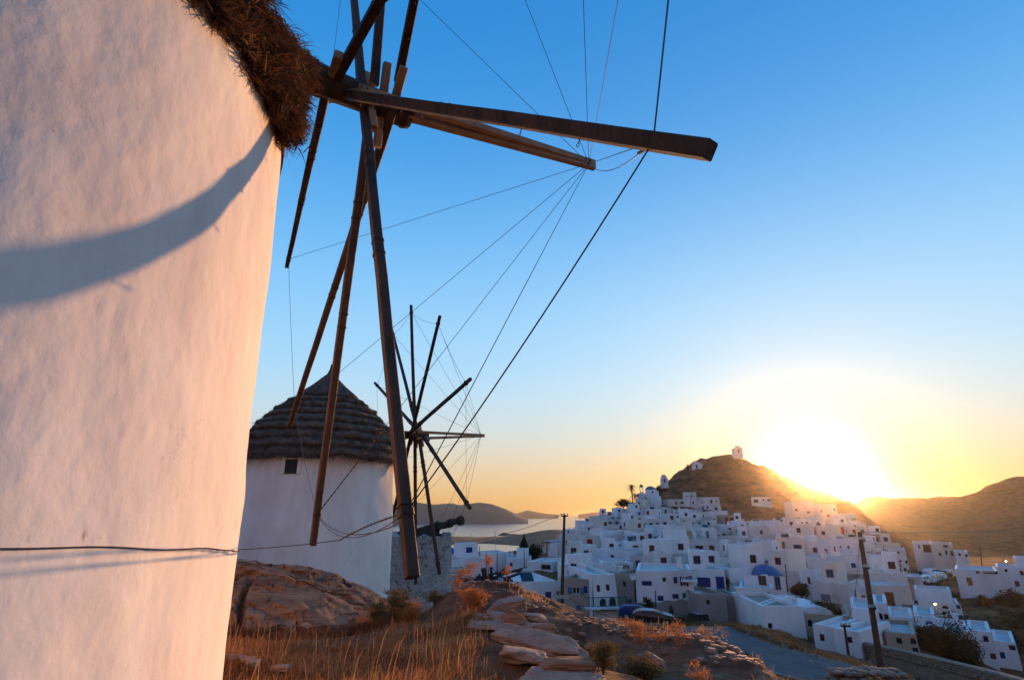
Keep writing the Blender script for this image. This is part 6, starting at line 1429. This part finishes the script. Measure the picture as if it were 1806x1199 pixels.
# ================================================================== foreground: outcrop, stones, dry grass, dried plants
# the bedded outcrop in front of the second mill
oth = np.linspace(UH(385), UH(704), 230); sk = [(385,992),(415,990),(450,991),(480,995),(520,997),(556,999),(566,1004),(590,1009),(615,1021),(640,1037),(660,1050),(680,1064),(702,1080)]
ns_ = 120; ss = np.linspace(0, 1, ns_)
def zpx(th, v, r): return r*te_theta(th, v)
tv = np.interp(oth, [UH(p[0]) for p in sk], [p[1] for p in sk])
Vs = []
for s in ss:
    r = 10.2 + 5.4*s; X, Y = r*np.sin(oth), r*np.cos(oth); g = ground_z(X, Y)
    crest_r = 12.6; top = zpx(oth, tv, crest_r)
    H = np.maximum(top - g, .0) + .0
    prof_ = np.interp(s, [0,.08,.16,.26,.38,.48,.62,.85,1], [-.30,.10,.34,.52,.80,1.0,.96,.6,-.3])
    z = g + H*prof_
    # bedding planes that dip to the right
    q = z*3.6 + X*.95 + .9*N2.fbm(X*.35, Y*.35) + .35*N1.fbm(X*1.5, Y*1.5, z*2)
    st = (q % 1.0); ledge = np.clip(st*3, 0, 1) - .5
    q9 = (q*2.7 + .5*N2.fbm(X*.9, Y*.9, z)) % 1.0; lean = .13*ledge + .09*(np.clip(q9*2.5, 0, 1)-.5) + .06*N1.fbm(X*.9, Y*.9, z*4) + .025*N2.fbm(X*3, Y*3, z*22)
    rr_ = r - lean*1.15
    crk = np.exp(-((oth - UH(440) - (s-.1)*.10 - .012*np.sin(z*6))/R(.22))**2)     # the dark crack
    Vs.append(np.stack([rr_*np.sin(oth), rr_*np.cos(oth), z + .05*ledge + .10*N2.fbm(X*1.0, Y*1.0, 4) + .03*N1.fbm(X*4, Y*4, 8) - .28*crk*(s < .35)], -1))
rk = np_mesh('rock_outcrop', np.concatenate(Vs), grid_faces(ns_, len(oth))[:, ::-1], M['rock'], smooth=True)
tag(rk, 'brown layered rock outcrop between the near mill wall and the white mill', 'rock')
lst = [
 # u, v(base), r, width, depth, height (m), yaw, tilt, material, label
 (886,1088,9.7,.80,.36,.29,.1,(-.22,.1),'rock_pale','big triangular pale slab standing highest on the ridge'),
 (851,1096,9.3,.24,.2,.13,.2,(0,0),'rock_pale','small squarish white stone beside the triangular slab'),
 (880,1100,9.2,.50,.36,.17,-.2,(.1,0),'rock_pale','flat stone leaning under the triangular slab'),
 (912,1106,9.0,.50,.30,.20,-.5,(.5,.1),'rock','dark stone tilted steeply below the triangular slab'),
 (945,1098,9.4,.44,.32,.17,.1,(.1,0),'rock_pale','rounded pale stone on the downhill side of the tilted dark stone'),
 (948,1114,8.8,.46,.34,.15,.3,(.05,0),'rock_pale','pale stone under the rounded stone'),
 (862,1106,8.9,.62,.40,.10,.0,(0,0),'rock_pale','low flat stone at the foot of the slab pile'),
 (925,1165,7.0,.50,.34,.13,-.1,(.1,0),'rock_pale','short slab wedged under the long slab'),
 (1000,1185,6.6,.55,.40,.14,.2,(0,0),'rock','brownish stone between the long slab and the flat grey slab'),
 (998,1215,6.2,.80,.6,.12,-.15,(.06,.02),'rock_pale','flat grey slab at the very bottom edge'),
 (1110,1106,12.2,.40,.24,.10,.1,(0,0),'rock_pale','small pale stone on the ridge crest near the parked car'),
 (1155,1166,7.6,.26,.14,.09,-.7,(.45,0),'rock_pale','little pale blade of rock standing on the dark slope'),
 (540,1104,8.9,.14,.1,.05,.1,(0,0),'rock_pale','small white stone lying on bare earth before the outcrop'),
 (414,1160,7.4,.22,.14,.05,.2,(0,0),'rock_pale','flat pale stone nearest the near mill wall'),
 (436,1166,7.2,.20,.14,.06,-.3,(0,0),'rock_pale','pale stone in the grass by the near mill wall'),
 (447,1172,7.0,.16,.10,.05,.5,(0,0),'rock_pale','smaller pale stone beside the one in the grass'),
 (492,1180,6.9,.20,.12,.05,.1,(0,0),'rock_pale','pale stone half covered by red grass'),
 (1232,1128,12.5,.5,.3,.12,.1,(.1,0),'rock','long brown stone on the dark shoulder of the ridge'),
 (1300,1172,10.5,.3,.2,.12,.5,(.2,0),'rock_pale','pale stone at the lower end of the ridge'),
 (1285,1150,12.0,.26,.14,.14,.2,(.4,0),'rock_pale','upright white stone beside the green mat plant'),
 (1322,1188,10.0,.26,.2,.09,.0,(0,0),'rock_pale','rubble stone low on the ridge end'),
 (1065,1130,9.8,.5,.3,.08,.1,(0,0),'rock','thin brown ledge stone in the middle of the dark slope'),
]
for k, (u,v,r,w,d,h,yaw,tl,m_,lab) in enumerate(lst):
    q = at_r(u, v, r); z = gz1(q[0], q[1]); z = q[2] if abs(z - q[2]) < .35 else z
    rock('rock', (q[0], q[1], z + h*.30), (w,d,h*1.15), 100+k, lab, m=m_, yaw=yaw, tilt=tl, pw=.35, rough=.14, strata=.06, n=18)
# long slab lying diagonally
a, b = Vector(at_r(884,1128,8.3)), Vector(at_r(1040,1160,7.7)); c = (a+b)/2
rock('rock', (c.x, c.y, c.z+.03), ((b-a).length*1.1, .34, .22), 201, 'long pale slab lying diagonally, largest stone of the slope', yaw=math.atan2((b-a).y,(b-a).x), tilt=(math.atan2(a.z-b.z,(b-a).length)+.03, .25), pw=.28, rough=.10, strata=.05, n=30)
# loose rubble on the ridge end and bank: too many to count
def rubble(n, uv, seed, name='rubble_stones', lab='scattered small stones on the ridge end', s=(.03,.13)):
    rs = np.random.RandomState(seed); Vs, Fs, o = [], [], 0
    for k in range(n):
        (u0,u1,v0,v1,r0,r1) = uv; t = rs.rand(); u = u0+(u1-u0)*rs.rand(); r = r0+(r1-r0)*t; th_ = UH(u)
        x, y = r*math.sin(th_), r*math.cos(th_); z = gz1(x, y); sz = rs.uniform(*s)
        P = np.array([(x_,y_,z_) for z_ in (-1,1) for y_ in (-1,1) for x_ in (-1,1)], float)*rs.uniform(.6,1,(8,3))*np.array([sz, sz*.8, sz*.5]); P = P@np.array(Matrix.Rotation(rs.rand()*6,3,'Z')).T
        Vs.append(P + np.array([x,y,z+sz*.15])); Fs.append(np.array([(0,2,3,1),(4,5,7,6),(0,1,5,4),(1,3,7,5),(3,2,6,7),(2,0,4,6)])+o); o += 8
    ob = np_mesh(name, np.concatenate(Vs), np.concatenate(Fs), M['rock_pale']); tag(ob, lab, 'stones', kind='stuff')
rubble(420, (1210,1380,0,0,9.5,14), 5, s=(.03,.10))
rubble(500, (1290,1560,0,0,36,52), 6, lab='gravel stones on the bank above the road', s=(.04,.16))
rubble(500, (800,1250,0,0,8.5,14), 7, lab='small stones scattered over the dark rock slope', s=(.015,.06))

def blades(name, n, sample, h, w, m, seed, label, bend=.35, cat='grass', headp=0.0):
    rs = np.random.RandomState(seed); X, Y, dens = sample(rs, n); keep = rs.rand(len(X)) < dens; X, Y = X[keep], Y[keep]; n = len(X)
    Z = gz(X, Y) - .01
    hh = (h*rs.uniform(.35,1.25,n)*(1+.5*N1.fbm(X*.9, Y*.9)))[:,None]; ww = (w*rs.uniform(.5,1.4,n))[:,None]
    a = rs.rand(n)*2*PI; side = np.stack([np.cos(a), np.sin(a), np.zeros(n)], -1); b = rs.rand(n)*2*PI; dirb = np.stack([np.cos(b)+.35, np.sin(b)*.8-.2, np.zeros(n)], -1)
    bd = rs.uniform(.1,1.0,n)[:,None]*bend; P = np.stack([X,Y,Z], -1); up = np.array([0,0,1.0])
    p1 = P + up*hh*.45 + dirb*hh*bd*.25; p2 = P + up*hh*.80*(1-.25*bd) + dirb*hh*bd*.8; p3 = P + up*hh*(1-.45*bd) + dirb*hh*bd*1.5
    V = np.stack([P-side*ww, P+side*ww, p1+side*ww*.8, p1-side*ww*.8, p2+side*ww*.55, p2-side*ww*.55, p3+side*ww*.12, p3-side*ww*.12], 1).reshape(-1,3)
    q = (np.arange(n)*8)[:,None]; F = np.concatenate([q+np.array([0,1,2,3]), q+np.array([3,2,4,5]), q+np.array([5,4,6,7])], 0)
    o = np_mesh(name, V, F, M[m] if isinstance(m, str) else m); tag(o, label, cat, kind='stuff'); return o
def samp(th0, th1, r0, r1, patch=1.0, bare=None):
    def f(rs, n):
        th = np.radians(rs.uniform(th0, th1, n)); r = np.sqrt(rs.uniform(r0*r0, r1*r1, n)); X, Y = r*np.sin(th), r*np.cos(th)
        d = np.clip(.75 + patch*N1.fbm(X*.8, Y*.8, 2) + .4*N2.fbm(X*3, Y*3, 2), 0, 1)
        if bare: d = d*bare(np.degrees(th), r, X, Y)
        return X, Y, d
    return f
def near_bare(th, r, X, Y): # thin out on the flat rock behind the meadow and on the stone pile
    d = np.clip((9.0 + .5*N1.fbm(X, Y, 7) + np.clip((th+9)/5, 0, 1)*2.2 - r)/.8, .03, 1)
    return d*np.clip(1 - np.clip((th - (-3.6 - (r-6)*.1) + .9*N2.fbm(X*2, Y*2))/1.6, 0, 1)*.96, 0, 1)
gm = lambda nm, a, b, sc, tr=.4: mat(nm, a, .8, col2=b, scale=sc, trans=tr)
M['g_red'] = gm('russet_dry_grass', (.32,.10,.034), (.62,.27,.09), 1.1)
M['g_tan'] = gm('tan_dry_grass', (.38,.19,.08), (.60,.37,.18), 1.4)
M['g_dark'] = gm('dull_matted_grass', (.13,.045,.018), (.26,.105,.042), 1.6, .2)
M['g_dark2'] = gm('brown_roadside_weeds', (.13,.055,.022), (.30,.155,.065), .6, .2)
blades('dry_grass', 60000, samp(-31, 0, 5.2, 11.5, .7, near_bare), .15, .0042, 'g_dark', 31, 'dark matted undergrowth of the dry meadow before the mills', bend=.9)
blades('dry_grass', 46000, samp(-31, 0, 5.2, 11.0, .9, near_bare), .21, .0027, 'g_red', 32, 'russet dry grass covering the ground before the mills', bend=.95)
blades('dry_grass', 34000, samp(-24, 1, 5.2, 10.5, .9, lambda th, r, X, Y: near_bare(th, r, X, Y)*np.clip((th+22)/14, 0, 1)), .20, .0024, 'g_tan', 33, 'paler tan dry grass mixed through the meadow', bend=1.0)
blades('dry_grass_stalks', 700, samp(-30, -2, 5.6, 9.5, .3, near_bare), .46, .0028, 'g_tan', 34, 'tall thin grass stalks standing above the meadow', bend=.18)
blades('dry_grass', 16000, samp(-28, -8, 9.0, 14.5, 1.6, lambda th, r, X, Y: np.clip(N1.fbm(X*.9, Y*.9, 3)*2-.15, 0, 1)), .12, .004, 'g_red', 35, 'thin patchy grass on the flat rock behind the meadow', bend=.8)
blades('dry_grass', 26000, samp(-4, 26, 8.5, 15.5, 1.8, lambda th, r, X, Y: np.clip(N2.fbm(X*.55+3, Y*.55, 3)*2.6-.75, 0, 1)), .17, .0045, 'g_tan', 36, 'tufts of dry grass growing between the ledges of the ridge', bend=.6)
blades('dry_grass', 24000, samp(17, 31, 9, 19, 1.6, lambda th, r, X, Y: np.clip(N2.fbm(X*.4+8, Y*.4, 3)*2.2-.1, 0, 1)), .22, .006, 'g_tan', 37, 'pale grass on the lower end of the ridge beside the road', bend=.6)
def bank(th, r, X, Y):
    d, p = road_dist(X, Y); return np.clip((d-3.3)/.8, 0, 1)*np.clip(1.1-(d-6)/3.5, 0, 1)*np.clip((Y-23-X*.2), 0, 1)
blades('dry_grass', 60000, samp(7, 33, 30, 50, 1.0, bank), .30, .014, 'g_red', 38, 'strip of red-brown dry grass on the bank above the road', bend=.7)
blades('dry_grass', 30000, samp(6, 26, 36, 56, 1.2, lambda th, r, X, Y: bank(th, r, X, Y)), .26, .014, 'g_tan', 39, 'tan grass on the open ground round the parked cars', bend=.7)
blades('dry_grass', 60000, samp(8, 27, 37, 56, 1.0, lambda th, r, X, Y: np.clip((road_dist(X,Y)[0]-2.4)/.8 + (Y-39)/2, 0, 1)*np.clip((Y-35)/3,0,1)*np.clip(.65+N1.fbm(X*.35,Y*.35,6),0,1)), .20, .020, 'g_dark2', 42, 'dull brown weeds on the waste ground below the big white house', bend=.9)
# tufts at the foot of the outcrop and of the white mill
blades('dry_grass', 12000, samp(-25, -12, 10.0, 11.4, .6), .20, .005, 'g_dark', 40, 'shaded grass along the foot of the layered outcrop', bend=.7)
blades('dry_grass', 9000, samp(-14.5, -9, 10.6, 13.5, .4), .30, .005, 'g_red', 41, 'bright russet grass below the white mill at its foot', bend=.5)

def dried_plant(u, v, r, hh, spread, nst, m, label, seed, head=.05, leaf=.016, nleaf=60, bushy=False, cat='plant'):
    q = Vector(at_r(u, v, r)); q.z = gz1(q.x, q.y) if abs(gz1(q.x,q.y)-q.z) < .5 else q.z; t = thing('dried_plant', label, cat, q); rr = random.Random(seed); heads = []
    for k in range(nst):
        a = rr.uniform(0, 2*PI); L = hh*rr.uniform(.6,1.05); sp_ = spread*rr.uniform(.1,1); e = q + Vector((math.cos(a)*sp_, math.sin(a)*sp_, L)); m1 = q.lerp(e,.5) + Vector((math.cos(a)*sp_*-.15, 0, L*.05))
        mb = MB(); mb.tube([q, m1, e], .006 if not bushy else .008, 5, .003)
        if bushy:
            for j in range(6):
                s = .3+.11*j; b = q.lerp(e, s); c = b + Vector((rr.uniform(-1,1), rr.uniform(-1,1), rr.uniform(.1,.9)))*.11; mb.tube([b, c], .004, 4, .002); heads.append(c)
        mb.build('stem', M[m], t); heads.append(e)
    rs = np.random.RandomState(seed); Vs = []
    for e in heads:
        n = nleaf; P = np.array(e) + rs.normal(size=(n,3))*np.array([head, head, head*.6]); a = rs.normal(size=(n,3)); a /= np.linalg.norm(a,axis=1,keepdims=True); b = np.cross(a, rs.normal(size=(n,3))); b /= np.linalg.norm(b,axis=1,keepdims=True); s = leaf*rs.uniform(.5,1.4,(n,1))
        Vs.append(np.stack([P-a*s, P+b*s*.4, P+a*s, P-b*s*.4], 1).reshape(-1,3))
    V = np.concatenate(Vs); o = np_mesh('flower_heads' if not bushy else 'foliage', V, np.arange(len(V)).reshape(-1,4), M[m], t); o['kind'] = 'stuff'; return t
dried_plant(806,1084,10.6,.50,.16,7,'umbel','tall orange dried umbel plant at the seaward end of the ridge crest',1, head=.06, nleaf=120)
dried_plant(828,1075,11.0,.42,.12,5,'umbel','second orange dried plant next to the tallest one',2, head=.06, nleaf=110)
dried_plant(860,1062,11.8,.42,.09,4,'umbel','orange umbel plant against the collapsed timbers',3, head=.06, nleaf=120)
dried_plant(893,1060,11.8,.30,.06,3,'umbel','small orange dried plant over the ridge against the stone drum',4, head=.045, nleaf=90)
dried_plant(700,1085,11.0,.62,.28,9,'shrub','spiny olive thistle bush at the foot of the white mill',5, head=.035, nleaf=34, leaf=.022, bushy=True, cat='bush')
dried_plant(668,1092,10.6,.34,.20,8,'shrub','low spiny shrub seaward of the thistle bush at the outcrop end',6, head=.035, nleaf=26, leaf=.02, bushy=True, cat='bush')
dried_plant(720,1092,10.8,.26,.30,10,'umbel','bright russet low bush under the thistle',7, head=.05, nleaf=60, bushy=True, cat='bush')
dried_plant(765,1086,11.6,.22,.22,7,'shrub','small brown weed in front of the rubble tower',8, head=.03, nleaf=24, bushy=True)
dried_plant(1118,1122,9.6,.20,.22,12,'umbel','glowing orange flowered clump on the dark slope',9, head=.045, nleaf=70, leaf=.013)
dried_plant(1134,1128,9.4,.18,.20,10,'umbel','orange clump touching the glowing one',10, head=.04, nleaf=60, leaf=.013)
dried_plant(1164,1130,9.6,.14,.12,7,'umbel','tiny orange clump set apart uphill of the dried bush',11, head=.03, nleaf=50, leaf=.012)
dried_plant(1198,1150,9.4,.34,.14,8,'umbel','upright rusty bush on the ridge shoulder',12, head=.05, nleaf=60)
dried_plant(1132,1158,8.2,.22,.24,14,'shrub','dark dried bush in the hollow of the slope',13, head=.05, nleaf=40, bushy=True, cat='bush')
dried_plant(1065,1205,6.8,.32,.16,9,'shrub','dark twiggy weed at the bottom edge beside the flat slab',14, head=.04, nleaf=26, bushy=True)
dried_plant(1228,1190,8.2,.30,.14,8,'umbel','rusty weed low on the ridge',15, head=.04, nleaf=40)
dried_plant(1250,1150,11.0,.24,.30,12,'g_tan','spreading tan tuft on the lower ridge',16, head=.06, nleaf=50)
dried_plant(835,1092,9.8,.34,.22,9,'g_red','dark red weeds crowding the small white stone',17, head=.05, nleaf=40, bushy=True)
# green mat plant on the ridge end
V, F = leaf_cloud(3200, (*at_r(1285,1148,13)[:2], gz1(*at_r(1285,1148,13)[:2])+.03), (.85,.30,.14), .03, 77)
mp_o = np_mesh('mat_plant', V, F, M['leaf_dark']); tag(mp_o, 'flat dark green mat plant trailing down the end of the ridge', 'plant', kind='stuff')
# ================================================================== shared groups of the kinds that repeat
GR = {'windmill':'windmills on the ridge','ruined_windmill':'ruined mills on the ridge','utility_pole':'poles standing over the village','parked_car':'cars parked in the village','bush':'bushes and scrub among the houses',
      'tree':'trees among the houses','conifer':'pair of dark conifers','palm_tree':'palms of the hilltop','rock':'loose rocks on the near ridge','dried_plant':'dried plants on the near ridge','chapel':'chapels of the village and hill','church':'churches of the village',
      'street_lamp':'lit lamps of the village','overhead_wire':'overhead wires'}
import re
for o in COL.objects:
    if o.parent is None and 'group' not in o and o.get('kind') is None:
        g = GR.get(re.sub(r'\.\d+$', '', o.name))
        if g: o['group'] = g
